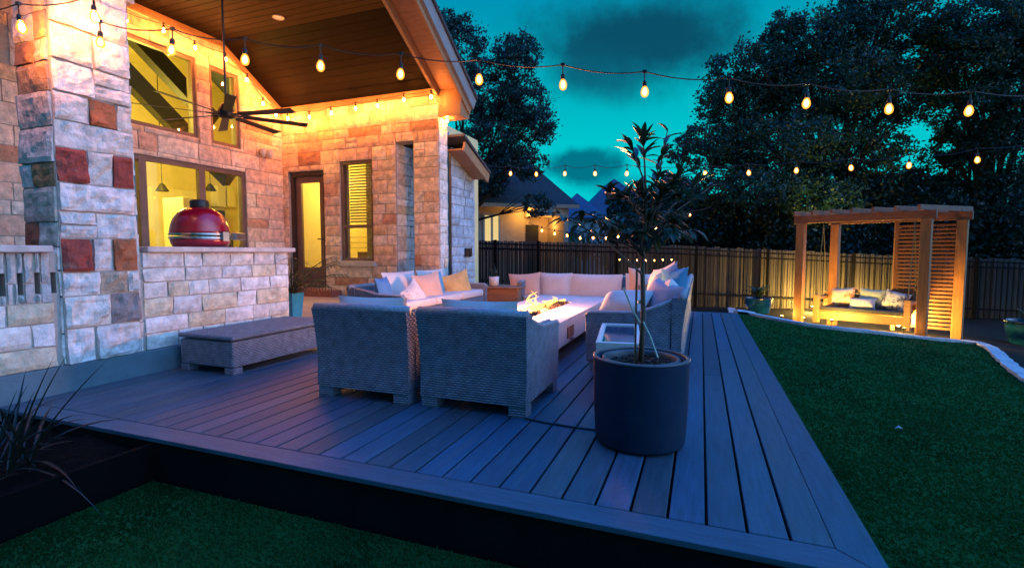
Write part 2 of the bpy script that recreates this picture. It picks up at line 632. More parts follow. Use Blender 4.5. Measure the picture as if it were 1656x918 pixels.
def wall_core(mb, org, U, V, N, w, h, holes, t):
    """solid masonry behind the stone face, split round the openings, t thick"""
    org, U, V, N = Vector(org), Vector(U), Vector(V), Vector(N)
    xs = sorted({0, w, *[q for ho in holes for q in ho[:2]]})
    zs = sorted({0, h, *[q for ho in holes for q in ho[2:]]})
    for i in range(len(xs) - 1):
        for j in range(len(zs) - 1):
            mx, mz = (xs[i] + xs[i + 1]) / 2, (zs[j] + zs[j + 1]) / 2
            if any(a < mx < b and c < mz < d for a, b, c, d in holes):
                continue
            vs = []
            for n in (0, -t):
                for (a, c) in ((xs[i], zs[j]), (xs[i + 1], zs[j]), (xs[i + 1], zs[j + 1]), (xs[i], zs[j + 1])):
                    vs.append(org + U * a + V * c + N * n)
            fs = [(0, 1, 2, 3), (7, 6, 5, 4), (0, 4, 5, 1), (1, 5, 6, 2), (2, 6, 7, 3), (3, 7, 4, 0)]
            if U.cross(V).dot(N) < 0:
                fs = [f[::-1] for f in fs]
            mb.add(vs, fs)


# ------------------------------------------------------------------ sky and light
def make_world():
    w = bpy.data.worlds.new('World')
    SC.world = w
    w.use_nodes = True
    nt = w.node_tree
    L = nt.links.new
    bg = nt.nodes['Background']
    tc = nd(nt, 'ShaderNodeTexCoord')
    V = tc.outputs['Generated']
    sx = nd(nt, 'ShaderNodeSeparateXYZ')
    L(V, sx.inputs[0])
    rp = nd(nt, 'ShaderNodeValToRGB')
    L(sx.outputs[2], rp.inputs[0])
    el = rp.color_ramp.elements
    el[0].position, el[0].color = 0.0, (.004, .42, .46, 1)
    el[1].position, el[1].color = 1.0, (.002, .66, 2.75, 1)
    for p, c in ((.10, (.000, .60, .63, 1)), (.20, (.000, .57, .62, 1)), (.30, (.000, .44, .53, 1)), (.43, (.000, .30, .46, 1)), (.60, (.001, .34, 1.0, 1)), (.78, (.002, .52, 2.1, 1))):
        e = el.new(p)
        e.color = c
    last = rp.outputs[0]
    # clouds
    wn = nd(nt, 'ShaderNodeTexNoise', Scale=7.5, Detail=9.0, Roughness=.64)
    L(V, wn.inputs['Vector'])

    def cloud(last, px, py, a, b, soft, col, amp, tilt=0, op=1.0):
        c = ray(px, py).normalized()
        r = Vector((math.cos(YAW), math.sin(YAW), 0))
        u = r.cross(c).normalized()
        u = -u if u.z < 0 else u
        r, u = r * math.cos(tilt) + u * math.sin(tilt), u * math.cos(tilt) - r * math.sin(tilt)
        sub = nd(nt, 'ShaderNodeVectorMath', operation='SUBTRACT')
        L(V, sub.inputs[0])
        sub.inputs[1].default_value = c
        outs = []
        for ax, s in ((r, a), (u, b)):
            d = nd(nt, 'ShaderNodeVectorMath', operation='DOT_PRODUCT')
            L(sub.outputs[0], d.inputs[0])
            d.inputs[1].default_value = ax / s
            q = nd(nt, 'ShaderNodeMath', operation='MULTIPLY')
            L(d.outputs['Value'], q.inputs[0])
            L(d.outputs['Value'], q.inputs[1])
            outs.append(q.outputs[0])
        ad = nd(nt, 'ShaderNodeMath', operation='ADD')
        L(outs[0], ad.inputs[0])
        L(outs[1], ad.inputs[1])
        sq = nd(nt, 'ShaderNodeMath', operation='SQRT')
        L(ad.outputs[0], sq.inputs[0])
        nm = nd(nt, 'ShaderNodeMath', operation='MULTIPLY_ADD')
        L(wn.outputs['Fac'], nm.inputs[0])
        nm.inputs[1].default_value = -amp
        L(sq.outputs[0], nm.inputs[2])
        mr = nd(nt, 'ShaderNodeMapRange', interpolation_type='SMOOTHSTEP')
        mr.inputs['From Min'].default_value = 1 - amp * .5 + soft
        mr.inputs['From Max'].default_value = 1 - amp * .5 - soft
        mr.inputs['To Max'].default_value = op
        L(nm.outputs[0], mr.inputs['Value'])
        mx = nd(nt, 'ShaderNodeMix', data_type='RGBA')
        L(mr.outputs[0], mx.inputs[0])
        L(last, mx.inputs[6])
        mx.inputs[7].default_value = (*col, 1)
        return mx.outputs[2]
    last = cloud(last, 1020, 62, .17, .068, .55, (.003, .070, .130), 1.7, R(4), .97)
    last = cloud(last, 975, 120, .08, .045, .6, (.003, .10, .17), 1.2, R(-10), .8)
    last = cloud(last, 945, 268, .075, .037, .30, (.000, .13, .21), 1.6, 0, .9)
    last = cloud(last, 1000, 300, .06, .02, .5, (.000, .2, .3), 1.4, 0, .6)
    # the afterglow, low on the side away from the house and behind the viewer
    dg = nd(nt, 'ShaderNodeVectorMath', operation='DOT_PRODUCT')
    L(V, dg.inputs[0])
    dg.inputs[1].default_value = Vector((.95, -.12, .22)).normalized()
    mg = nd(nt, 'ShaderNodeMapRange', interpolation_type='SMOOTHSTEP')
    mg.inputs['From Min'].default_value = .66
    mg.inputs['From Max'].default_value = 1.0
    L(dg.outputs['Value'], mg.inputs['Value'])
    gl = nd(nt, 'ShaderNodeMix', data_type='RGBA', blend_type='ADD')
    L(mg.outputs[0], gl.inputs[0])
    L(last, gl.inputs[6])
    gl.inputs[7].default_value = (1.25, 1.95, 3.9, 1)
    # sky dimmed behind the viewer to keep faces turned that way dark
    dk = nd(nt, 'ShaderNodeMapRange', interpolation_type='SMOOTHSTEP')
    dk.inputs['From Min'].default_value = -.75
    dk.inputs['From Max'].default_value = .15
    dk.inputs['To Min'].default_value = .35
    dk.inputs['To Max'].default_value = 1.0
    L(sx.outputs[1], dk.inputs['Value'])
    dm = nd(nt, 'ShaderNodeVectorMath', operation='MULTIPLY')
    L(gl.outputs[2], dm.inputs[0])
    L(dk.outputs[0], dm.inputs[1])
    L(dm.outputs[0], bg.inputs['Color'])
    bg.inputs['Strength'].default_value = 1.0


make_world()
SC.view_settings.view_transform = 'Standard'
SC.view_settings.look = 'None'
SC.view_settings.exposure = 0
SC.view_settings.gamma = 1
SC.cycles.use_denoising = True
SC.cycles.use_light_tree = True
SC.cycles.max_bounces = 6
SC.cycles.diffuse_bounces = 3
SC.cycles.transparent_max_bounces = 12
SC.cycles.sample_clamp_indirect = 4
SC.cycles.caustics_reflective = False
SC.cycles.caustics_refractive = False


def point(name, loc, power, col, rad=.05, parent=None, spot=None, aim=None):
    l = bpy.data.lights.new(name, 'SPOT' if spot else 'POINT')
    l.energy = power
    l.color = col
    l.shadow_soft_size = rad
    o = bpy.data.objects.new(name, l)
    COL.objects.link(o)
    loc = Vector(loc)
    if spot:
        l.spot_size = R(spot)
        l.spot_blend = .6
        o.rotation_euler = (Vector(aim) - loc).to_track_quat('-Z', 'Y').to_euler()
    if parent is not None:
        o.parent = parent
        loc = loc - Vector(parent.location)
    o.location = loc
    return o


# ------------------------------------------------------------------ ground, deck, lawn
def grid_sheet(name, xs, ys, zf, mat, keep=None):
    vs, fs, idx = [], [], {}
    for j, y in enumerate(ys):
        for i, x in enumerate(xs):
            idx[i, j] = len(vs)
            vs.append((x, y, zf(x, y)))
    for j in range(len(ys) - 1):
        for i in range(len(xs) - 1):
            if keep is None or keep((xs[i] + xs[i + 1]) / 2, (ys[j] + ys[j + 1]) / 2):
                fs.append((idx[i, j], idx[i + 1, j], idx[i + 1, j + 1], idx[i, j + 1]))
    mb = MB()
    mb.add(vs, fs)
    return mb.build(name, mat, smooth=True)


def frange(a, b, s):
    n = max(1, int(round((b - a) / s)))
    return [a + (b - a) * i / n for i in range(n + 1)]


def axis(*stops):
    out = []
    for a, b, s in stops:
        q = frange(a, b, s)
        out += q if not out else q[1:]
    return out


gx = axis((-300, -20, 40), (-20, -6, 2), (-6, 8, .25), (8, 20, 2), (20, 300, 40))
gy = axis((-60, -4, 8), (-4, 16, .25), (16, 30, 1), (30, 400, 40))
struct(grid_sheet('ground', gx, gy, lambda x, y: ground_z(x, y) - .03 - (.35 if (-9 < x < .5 and 1.9 < y < 9.1) else 0), M['earth']))

kpx = [(1163, 495), (1182, 499), (1215, 509), (1250, 516), (1291, 524), (1350, 532), (1420, 539), (1490, 547), (1548, 552), (1585, 556), (1604, 565), (1620, 580), (1640, 598), (1665, 616), (1720, 645)]
KERB = [onG(*p) for p in kpx]
KERB = [Vector((.70, 9.35, ground_z(.7, 9.35)))] + [k for k in KERB if k.x > .75] + [Vector((4.3, 4.4, 0)), Vector((4.9, 2.5, 0)), Vector((5.2, -1.5, 0))]
poly = [(k.x, k.y) for k in KERB] + [(.6, -1.5), (.6, 9.35)]


def inside(x, y, poly):
    c = False
    n = len(poly)
    for i in range(n):
        x1, y1 = poly[i]
        x2, y2 = poly[(i + 1) % n]
        if (y1 > y) != (y2 > y) and x < (x2 - x1) * (y - y1) / (y2 - y1) + x1:
            c = not c
    return c


struct(grid_sheet('lawn', frange(.612, 5.4, .08), frange(-1.5, 14, .08), lambda x, y: ground_z(x, y) - .008, M['turf'], lambda x, y: inside(x, y, poly)))
struct(grid_sheet('turf_strip', frange(-2.86, .608, .12), frange(-1.5, 1.838, .12), lambda x, y: -.236, M['turf']))


def blades(name, n, region, test, zf, h, seed, label):
    g = np.random.default_rng(seed)
    pts = []
    while len(pts) < n:
        x, y = g.uniform(*region[0]), g.uniform(*region[1])
        if test(x, y):
            pts.append((x, y, zf(x, y)))
    P = np.array(pts)
    a = g.uniform(0, 6.28, n)
    hh = h * g.uniform(.6, 1.2, n)
    w = .0035 * (1 + .25 * np.hypot(P[:, 0], P[:, 1]))
    lean = g.normal(0, .5, (n, 2)) * hh[:, None]
    v = np.empty((n, 3, 3))
    v[:, 0] = P + np.c_[np.cos(a) * w, np.sin(a) * w, 0 * a]
    v[:, 1] = P - np.c_[np.cos(a) * w, np.sin(a) * w, 0 * a]
    v[:, 2] = P + np.c_[lean, hh]
    fast_mesh(name, v.reshape(-1, 3), 3, M['blade'])
    o = bpy.data.objects[name]
    tag(o, label, 'grass', kind='stuff')


def fast_mesh(name, verts, k, mat, parent=None):
    n = len(verts) // k
    me = bpy.data.meshes.new(name)
    me.vertices.add(len(verts))
    me.vertices.foreach_set('co', np.asarray(verts, dtype=np.float32).ravel())
    me.loops.add(n * k)
    me.loops.foreach_set('vertex_index', np.arange(n * k, dtype=np.int32))
    me.polygons.add(n)
    me.polygons.foreach_set('loop_start', np.arange(0, n * k, k, dtype=np.int32))
    me.polygons.foreach_set('loop_total', np.full(n, k, dtype=np.int32))
    me.update(calc_edges=True)
    me.materials.append(mat)
    o = bpy.data.objects.new(name, me)
    COL.objects.link(o)
    if parent is not None:
        o.parent = parent
    return o


blades('lawn_grass', 130000, ((.62, 4.6), (1.2, 12)), lambda x, y: inside(x, y, poly) and rng.random() < min(1, 8 / (y * y + 1)), lambda x, y: ground_z(x, y) - .01, .015, 3, 'short green turf blades over the sloping lawn right of the deck')
blades('strip_grass', 60000, ((-2.85, .6), (.4, 1.83)), lambda x, y: True, lambda x, y: -.238, .015, 4, 'short dark turf blades in the strip below the deck front')


def ribbon(mb, pts, w, h, zf, col=None, seed=0, chop=True):
    r = random.Random(seed)
    fine = []
    for i in range(len(pts) - 1):
        a, b = Vector(pts[i]), Vector(pts[i + 1])
        n = max(1, int((b - a).length / .12))
        for k in range(n):
            fine.append(a.lerp(b, k / n))
    fine.append(Vector(pts[-1]))
    sm = [fine[0]] + [(fine[i - 1] + fine[i] * 2 + fine[i + 1]) / 4 for i in range(1, len(fine) - 1)] + [fine[-1]]
    vs, fs = [], []
    for i, p in enumerate(sm):
        t = sm[min(i + 1, len(sm) - 1)] - sm[max(i - 1, 0)]
        n = Vector((-t.y, t.x, 0)).normalized()
        j = r.uniform(-.012, .012)
        for s, dz in ((-.5, -.1), (-.5, h), (.5, h), (.5, -.1)):
            q = p + n * (w * s + j)
            vs.append((q.x, q.y, zf(q.x, q.y) + dz + (r.uniform(-.006, .006) if dz > 0 else 0)))
    for i in range(len(sm) - 1):
        for k in range(3):
            fs.append((i * 4 + k, i * 4 + k + 1, i * 4 + 5 + k, i * 4 + 4 + k)[::-1])
    mb.add(vs, fs, col)


mb = MB()
ribbon(mb, KERB, .17, .035, ground_z, seed=2)
tag(mb.build('stone_edging', M['kerb']), 'pale limestone edging curving round the far side of the lawn', 'edging')

# deck: boards run away from the viewer, a mitred picture-frame border round them
DX0, DX1, DY0, DY1 = -4.43, .61, 1.86, 9.30
deck = thing('deck', (0, 0, 0), None, None)
struct(deck)
mb = MB()
dr = random.Random(5)


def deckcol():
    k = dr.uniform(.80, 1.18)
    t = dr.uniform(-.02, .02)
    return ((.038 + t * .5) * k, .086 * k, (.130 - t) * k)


x = .470
while x > DX0:
    x0 = max(DX0, x - .1325)
    if x - x0 > .02:
        js = sorted([DY0 + .147, DY1 - .147] + ([dr.uniform(3.2, 8.6)] if dr.random() < .7 else []))
        for j0, j1 in zip(js[:-1], js[1:]):
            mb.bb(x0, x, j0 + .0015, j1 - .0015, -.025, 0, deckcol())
    x -= .1445
b1 = mb.build('boards', M['deck'], deck, bevel=.004, seg=2)
b1['kind'] = 'structure'
mb = MB()
for y0, y1, s in ((DY0, DY0 + .142, 1), (DY1 - .142, DY1, -1)):
    a, b = (y0, y1)
    p = [(DX0, a), (DX1 if s > 0 else DX1 - .142 + .003, a), (DX1 - .142 if s > 0 else DX1, b), (DX0, b)]
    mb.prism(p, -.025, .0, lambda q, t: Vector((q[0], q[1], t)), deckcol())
mb.build('border_boards', M['deckx'], deck, bevel=.003)
mb = MB()
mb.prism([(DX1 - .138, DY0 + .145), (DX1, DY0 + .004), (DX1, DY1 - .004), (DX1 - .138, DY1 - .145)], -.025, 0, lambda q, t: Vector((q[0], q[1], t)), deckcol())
mb.build('side_board', M['deck'], deck, bevel=.003)
mb = MB()
mb.bb(DX0, DX1 - .02, DY0 + .018, DY0 + .04, -.30, -.026)
mb.bb(DX1 - .04, DX1 - .018, DY0 + .04, DY1 - .02, -.60, -.026)
mb.bb(DX0, DX1 - .04, DY1 - .04, DY1 - .02, -.9, -.026)
mb.build('fascia_board', M['fascia'], deck)
mb = MB()
mb.bb(DX0 + .02, DX1 - .05, DY0 + .05, DY1 - .05, -.34, -.05)
mb.build('joist_mass', M['fascia'], deck)

# planting bed with dark steel edging, front left
bed = grid_sheet('mulch_bed', frange(-4.6, -2.9, .09), frange(-1, 1.86, .09), lambda x, y: -.075 + .02 * math.sin(x * 9 + y * 7) + rng.uniform(-.012, .012), M['mulch'])
struct(bed)
mb = MB()
mb.bb(-2.91, -2.88, -1.0, 1.855, -.27, -.035)
tag(mb.build('bed_edging', M['steel']), 'dark straight steel edging between the mulch bed and the front turf', 'edging')

# patio slab and step
mb = MB()
mb.bb(-12, -4.90, -1, 7.79, -.3, .2)
mb.bb(-4.90, -4.46, 4.50, 7.79, -.3, .2)
struct(mb.build('patio', M['patio']))
mb = MB()
mb.bb(-7.84, -6.45, 7.50, 7.795, .2, .32)
tag(mb.build('brick_step', M['brick'], bevel=.01), 'low red brick step in front of the glazed back door', 'step')

# ------------------------------------------------------------------ the house
XW, YD, ZP, ZF = -7.85, 7.8, 3.83, 4.66     # window wall, door wall, plate height, flat ceiling
PITCHR = .62
YK = YD - (ZF - ZP) / PITCHR
XE = -4.37                                    # open gable end of the porch
house = thing('stone_house', (-7, 8, .2), 'pale stone house with a gabled covered patio and lit windows', 'house')
X1, Y1, Z1 = Vector((1, 0, 0)), Vector((0, 1, 0)), Vector((0, 0, 1))

# door wall, facing the viewer
dw0 = -7.85
nx1q = dw0 + 3.03
dh = [(.14, 1.02, .14, 2.42), (1.40, 2.14, .68, 2.55), (2.65, 3.02, .30, 2.82)]
DWW = 3.53
mb = MB()
ashlar(mb, (dw0, YD, .2), X1, Z1, -Y1, DWW, ZP - .2, dh, PALWARMLIT, 11, rows=(.15, .27), cols=(.25, .6), rough=.010)
ashlar(mb, (dw0 + DWW, YD, .0), Y1, Z1, X1, .30, ZP - .0, (), PALPALE, 12, rows=(.15, .27), cols=(.14, .31))
st = mb.build('wall', M['stone'], house)
st['label'] = 'pink-lit stone wall with the back door, under a row of bulbs'
mb = MB()
wall_core(mb, (dw0, YD, .0), X1, Z1, -Y1, DWW, ZP - .0, [(a, b, c + .2, d + .2) for a, b, c, d in dh], .26)
mb.bb(nx1q, dw0 + DWW, YD + .262, YD + .30, 0, ZP)
mb.build('wall_core', M['mortar'], house)
# the tall slot beside the corner: pale stone jambs and a back wall
nx0, nx1 = dw0 + 2.65, dw0 + 3.02
mb = MB()
ashlar(mb, (nx0 - .001, YD + .01, .5), Y1, Z1, X1, .62, 2.5, (), PALPALE, 21, rough=.006, depth=.02)
mb.build('niche_jamb', M['stone'], house)
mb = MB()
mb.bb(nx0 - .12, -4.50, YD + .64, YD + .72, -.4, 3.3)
mb.build('niche_back', M['skypanel'], house)

# window wall, facing the deck
ww = [(2.90 - 1.0, 4.90 - 1.0 + .02, .75, 2.30), (1.90, 3.02, 2.73, 4.02), (3.26, 3.83, 2.70, 4.0), (-.1, .62, 3.1, 3.55)]
WY0 = 3.0
mb = MB()
ashlar(mb, (XW, WY0, .2), Y1, Z1, X1, YD - WY0, ZF - .2, ww, PALWARMLIT, 31, rows=(.16, .27), cols=(.28, .7), rough=.010)
ashlar(mb, (XW, 1.0, .2), Y1, Z1, X1, 2.0, ZF - .2, [(1.2, 2.1, 3.1, 3.55)], PALWARMLIT, 32, rows=(.16, .27), cols=(.28, .7), rough=.010)
mb.build('wall', M['stone'], house)
mb = MB()
wall_core(mb, (XW, WY0, .0), Y1, Z1, X1, YD - WY0 + .26, ZF + .4, [(a, b, c + .2, d + .2) for a, b, c, d in ww if a > 0], .22)
wall_core(mb, (XW, 1.0, .0), Y1, Z1, X1, 2.0, ZF + .4, (), .22)
mb.build('wall_core', M['mortar'], house)


def frame_rect(mb, org, U, V, N, a, b, c, d, w, t0, t1):
    org, U, V, N = Vector(org), Vector(U), Vector(V), Vector(N)

    def bx(a, b, c, d):
        vs = [org + U * x + V * z + N * n for n in (t0, t1) for (x, z) in ((a, c), (b, c), (b, d), (a, d))]
        fs = [(0, 1, 2, 3), (7, 6, 5, 4), (0, 4, 5, 1), (1, 5, 6, 2), (2, 6, 7, 3), (3, 7, 4, 0)]
        mb.add(vs, fs)
    bx(a, b, d - w, d)
    bx(a, b, c, c + w)
    bx(a, a + w, c + w, d - w)
    bx(b - w, b, c + w, d - w)


def pane(parent, org, U, V, N, a, b, c, d, n, mat):
    org, U, V, N = Vector(org), Vector(U), Vector(V), Vector(N)
    mb = MB()
    vs = [org + U * x + V * z + N * q for q in (n, n - .006) for (x, z) in ((a, c), (b, c), (b, d), (a, d))]
    mb.add(vs, [(0, 1, 2, 3), (7, 6, 5, 4), (0, 4, 5, 1), (1, 5, 6, 2), (2, 6, 7, 3), (3, 7, 4, 0)])
    return mb.build('pane', mat, parent)


# lower sliding window (three lights), upper windows
o3 = (XW, WY0, .2)
a, b, c, d = ww[0]
mb = MB()
frame_rect(mb, o3, Y1, Z1, X1, a + .005, b - .005, c + .005, d - .005, .07, -.10, -.02)
for xm in (a + .22, a + 1.18):
    mb.bb(XW - .10, XW - .02, WY0 + xm - .055, WY0 + xm + .055, .2 + c + .075, .2 + d - .075)
win = mb.build('window', M['brownframe'], house)
for s0, s1 in ((a + .075, a + .165), (a + .275, a + 1.125), (a + 1.235, b - .075)):
    pane(win, o3, Y1, Z1, X1, s0, s1, c + .075, d - .075, -.06, M['glass'])
for (a, b, c, d) in ww[1:3]:
    mb = MB()
    frame_rect(mb, o3, Y1, Z1, X1, a + .005, b - .005, c + .005, d - .005, .055, -.10, -.02)
    win = mb.build('window', M['brownframe'], house)
    pane(win, o3, Y1, Z1, X1, a + .06, b - .06, c + .06, d - .06, -.06, M['glass'])
mb = MB()
mb.bb(XW - .06, XW - .03, 2.15, WY0 + .63, 3.25, 3.78)
w4 = mb.build('window', M['darkframe'], house)
# back door and its sash window
od = (dw0, YD, .2)
a, b, c, d = dh[0]
mb = MB()
frame_rect(mb, od, X1, Z1, -Y1, a + .004, b - .004, c + .004, d - .004, .07, -.18, -.05)
dfm = mb.build('door_frame', M['darkframe'], house)
mb = MB()
frame_rect(mb, od, X1, Z1, -Y1, a + .078, b - .078, c + .078, d - .078, .13, -.16, -.11)
mb.bb(dw0 + a + .21, dw0 + b - .21, YD + .115, YD + .155, .2 + c + .21, .2 + c + .40)
door = mb.build('door', M['brownframe'], house)
pane(door, od, X1, Z1, -Y1, a + .21, b - .21, c + .40, d - .21, -.13, M['glass'])
mb = MB()
mb.tube([(dw0 + b - .14, YD + .11, 1.3), (dw0 + b - .14, YD + .06, 1.3), (dw0 + b - .24, YD + .06, 1.3)], .011, 6)
mb.build('handle', M['black'], door)
a, b, c, d = dh[1]
mb = MB()
frame_rect(mb, od, X1, Z1, -Y1, a + .004, b - .004, c + .004, d - .004, .05, -.12, -.02)
mb.bb(dw0 + a + .054, dw0 + b - .054, YD + .03, YD + .10, .2 + c + .62, .2 + c + .68)
win = mb.build('window', M['brownframe'], house)
pane(win, od, X1, Z1, -Y1, a + .054, b - .054, c + .054, c + .62, -.06, M['glass'])
pane(win, od, X1, Z1, -Y1, a + .054, b - .054, c + .68, d - .054, -.06, M['glass'])
mb = MB()
z = c + .75
while z < d - .06:
    mb.box((dw0 + (a + b) / 2, YD + .20, .2 + z), (b - a - .12, .055, .006), m=Matrix.Rotation(R(35), 3, 'X'))
    z += .055
z = c + .25
while z < c + .55:
    mb.box((dw0 + (a + b) / 2, YD + .20, .2 + z), (b - a - .12, .055, .006), m=Matrix.Rotation(R(10), 3, 'X'))
    z += .10
mb.build('blind', M['blind'], win)
mb = MB()
mb.bb(dw0 + a - .06, dw0 + b + .06, YD - .075, YD - .002, .2 + c - .10, .2 + c - .01)
mb.build('sill', M['slabtop'], house, bevel=.006)

# rooms behind the glass
room = MB()
room.bb(-13, -12.9, 1, 11.6, .2, 5.6)
room.bb(-12.9, XW - .23, 11.5, 11.6, .2, 5.6)
room.bb(-12.9, XW - .23, .9, 1.0, .2, 5.6)
room.bb(-12.9, XW - .23, 1.0, 11.5, .1, .2)
room.bb(-13, XW - .1, .9, 11.6, 5.6, 5.7)
room.bb(XW - .23, -4.9, 10.6, 10.7, .2, 3.6)
room.bb(-4.95, -4.87, YD + .8, 10.6, .2, 3.6)
room.bb(XW - .10, -4.9, YD + .27, 10.6, 3.5, 3.6)
room.bb(XW - .22, XW - .12, YD + .28, 11.5, .2, 5.55)
room.bb(XW - .12, -4.9, YD + .27, 10.6, .1, .2)
room.build('interior_wall', M['intwall'], house)
mb = MB()
mb.bar(onX(200, 40, -9.4), onX(345, 196, -9.4), .2, .30)
mb.build('interior_beam', M['intdark'], house)
mb = MB()
mb.bar(onX(170, 85, -10.6), onX(372, 292, -10.6), .2, .36)
mb.build('interior_beam', M['intdark'], house)
mb = MB()
mb.bb(-12.3, -11.9, 5.2, 6.3, .2, 2.4)
mb.build('kitchen_cabinet', M['cabinet'], house)
mb = MB()
mb.bb(-12.85, -12.3, 8.2, 9.4, .2, 2.6)
mb.build('kitchen_cabinet', M['cabinet'], house)
mb = MB()
mb.bb(-12.88, -12.5, 9.45, 10.3, .2, 2.2)
mb.build('kitchen_unit', M['intdark'], house)
mb = MB()
mb.bb(-12.85, -12.2, 6.35, 8.1, .2, 1.05)
mb.build('kitchen_unit', M['intdark'], house)
mb = MB()
ka, kb = onX(297, 350, -9.8), onX(324, 350, -9.8)
mb.bb(-10.4, -9.8, ka.y, kb.y, .2, 2.15)
mb.build('kitchen_cabinet', M['cabinet'], house, bevel=.01)
mb = MB()
ka, kb = onX(326, 350, -9.9), onX(350, 350, -9.9)
mb.bb(-10.4, -9.9, ka.y, kb.y, .2, 1.75)
mb.build('kitchen_unit', M['brownframe'], house)
mb = MB()
ka, kb = onX(352, 350, -10.2), onX(376, 350, -10.2)
mb.bb(-10.6, -10.2, ka.y, kb.y, .2, 1.45)
mb.build('kitchen_unit', M['intdark'], house)
for q0_, q1_ in ((352, 366), (368, 382)):
    mb = MB()
    ka, kb = onX(q0_, 300, -12.6), onX(q1_, 335, -12.6)
    mb.bb(-12.9, -12.6, ka.y, kb.y, kb.z, ka.z)
    mb.build('wall_cabinet', M['cabinet'], house, bevel=.01)
for q0_ in (262, 340):
    mb = MB()
    ka = onX(q0_, 300, -10.9)
    mb.lathe([(.13, ka.z - .12), (.05, ka.z + .02), (.01, ka.z + .05)], 14, (ka.x, ka.y, 0))
    mb.tube([(ka.x, ka.y, ka.z + .04), (ka.x, ka.y, 5.5)], .008, 5)
    mb.build('pendant_lamp', M['intdark'], house)
mb = MB()
ka, kb = onX(236, 290, -12.85), onX(292, 290, -12.85)
frame_rect(mb, (-12.88, ka.y, .2), Y1, Z1, X1, 0, kb.y - ka.y, 0, 2.3, .12, 0, .04)
mb.build('inner_doorway', M['brownframe'], house)
mb = MB()
mb.bb(-8.18, -8.15, onX(216, 300, -8.16).y, onX(226, 300, -8.16).y, .3, 2.6)
mb.build('curtain', M['bluefab'], house)
mb = MB()
mb.bb(-7.25, -6.7, 9.3, 9.8, .2, 1.05)
mb.bb(-7.15, -6.8, 9.28, 9.3, .3, .95)
mb.build('hall_chest', M['brownframe'], house)
mb = MB()
mb.lathe([(.10, 1.18), (.07, 1.42)], 14, (-8.6, 5.35, 0))
mb.build('lamp_shade', M['shade'], house)
point('kitchen_lamp', (-10.2, 6.6, 2.9), 330, (1, .78, .12), .3, house)
point('kitchen_lamp', (-10.2, 4.2, 3.9), 420, (1, .78, .10), .3, house)
point('hall_lamp', (-6.9, 9.4, 2.7), 150, (1, .72, .16), .2, house)

# ceiling, trim, roof of the covered patio
mb = MB()
cr_ = random.Random(3)


def plank_strip(ya, za, yb, zb):
    n = max(1, int(math.hypot(yb - ya, zb - za) / .14))
    for i in range(n):
        t0, t1 = i / n, (i + 1) / n - .004
        k = cr_.uniform(.75, 1.2)
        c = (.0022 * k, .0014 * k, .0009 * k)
        p = [(ya + (yb - ya) * t, za + (zb - za) * t) for t in (t0, t1)]
        vs = [(XW, p[0][0], p[0][1]), (XE, p[0][0], p[0][1]), (XE, p[1][0], p[1][1]), (XW, p[1][0], p[1][1])]
        up = [(v[0], v[1], v[2] + .03) for v in vs]
        mb.add(vs + up, [(0, 1, 2, 3), (7, 6, 5, 4), (0, 4, 5, 1), (1, 5, 6, 2), (2, 6, 7, 3), (3, 7, 4, 0)], c)


YN = 2.55 - .05                                # near wall plate (over the pillar)
YK2 = YN + (ZF - ZP) / PITCHR
plank_strip(YD, ZP, YK, ZF)
plank_strip(YK, ZF, YK2, ZF)
plank_strip(YK2, ZF, YN, ZP)
mb.build('ceiling', M['ceil'], house)
mb = MB()
mb.bar((XW + .03, YD - .045, ZP - .02), (XE, YD - .045, ZP - .02), .05, .10)
sl = (ZF - ZP) / (YD - YK)
mb.bar((XW + .045, YD - .06, ZP - .03 + .04), (XW + .045, YK, ZF - .03), .05, .10)
mb.bar((XW + .045, YK, ZF - .05), (XW + .045, YK2, ZF - .05), .05, .10)
mb.build('ceiling_trim', M['soffit'], house)
# soffit of the gable overhang and the rake boards
XO = -3.88
YR = (YD + YN) / 2
YEV = YD + .34
ZR = ZP + (YD - YR) * PITCHR
ZEV = ZP - (YEV - YD) * PITCHR
mb = MB()
for (ya, za, yb, zb) in ((YEV, ZEV, YR, ZR), (YR, ZR, YN - .34, ZEV)):
    vs = [(XE - .02, ya, za + .004), (XO, ya, za + .004), (XO, yb, zb + .004), (XE - .02, yb, zb + .004)]
    up = [(v[0], v[1], v[2] + .02) for v in vs]
    f = [(0, 1, 2, 3), (7, 6, 5, 4), (0, 4, 5, 1), (1, 5, 6, 2), (2, 6, 7, 3), (3, 7, 4, 0)]
    mb.add(vs + up, f)
vs = [(XW, YEV, ZEV), (XO, YEV, ZEV), (XO, YD + .002, ZEV + .01), (XW, YD + .002, ZEV + .01)]
mb.add(vs + [(v[0], v[1], v[2] + .03) for v in vs], [(0, 1, 2, 3), (7, 6, 5, 4), (0, 4, 5, 1), (1, 5, 6, 2), (2, 6, 7, 3), (3, 7, 4, 0)])
mb.build('soffit', M['soffit'], house)
mb = MB()
mb.bar((XE + .05, YR, ZR - .10), (XE + .05, YD + .05, ZP - .05), .05, .20)
mb.bar((XE + .05, YR, ZR - .10), (XE + .05, YN, ZP - .10), .05, .20)
mb.bar((XO + .015, YR, ZR + .06), (XO + .015, YEV, ZEV - .06), .035, .26)
mb.bar((XO + .015, YR, ZR + .06), (XO + .015, YN - .34, ZEV + .02), .035, .26)
mb.build('rake_board', M['soffit'], house)
mb = MB()
mb.bar((XO + .06, YR, ZR + .14), (XO + .06, YEV + .04, ZEV + .03), .05, .24)
mb.bar((XO + .06, YR, ZR + .14), (XO + .06, YN - .4, ZEV + .03), .05, .24)
mb.build('fascia', M['fasciaboard'], house)
mb = MB()
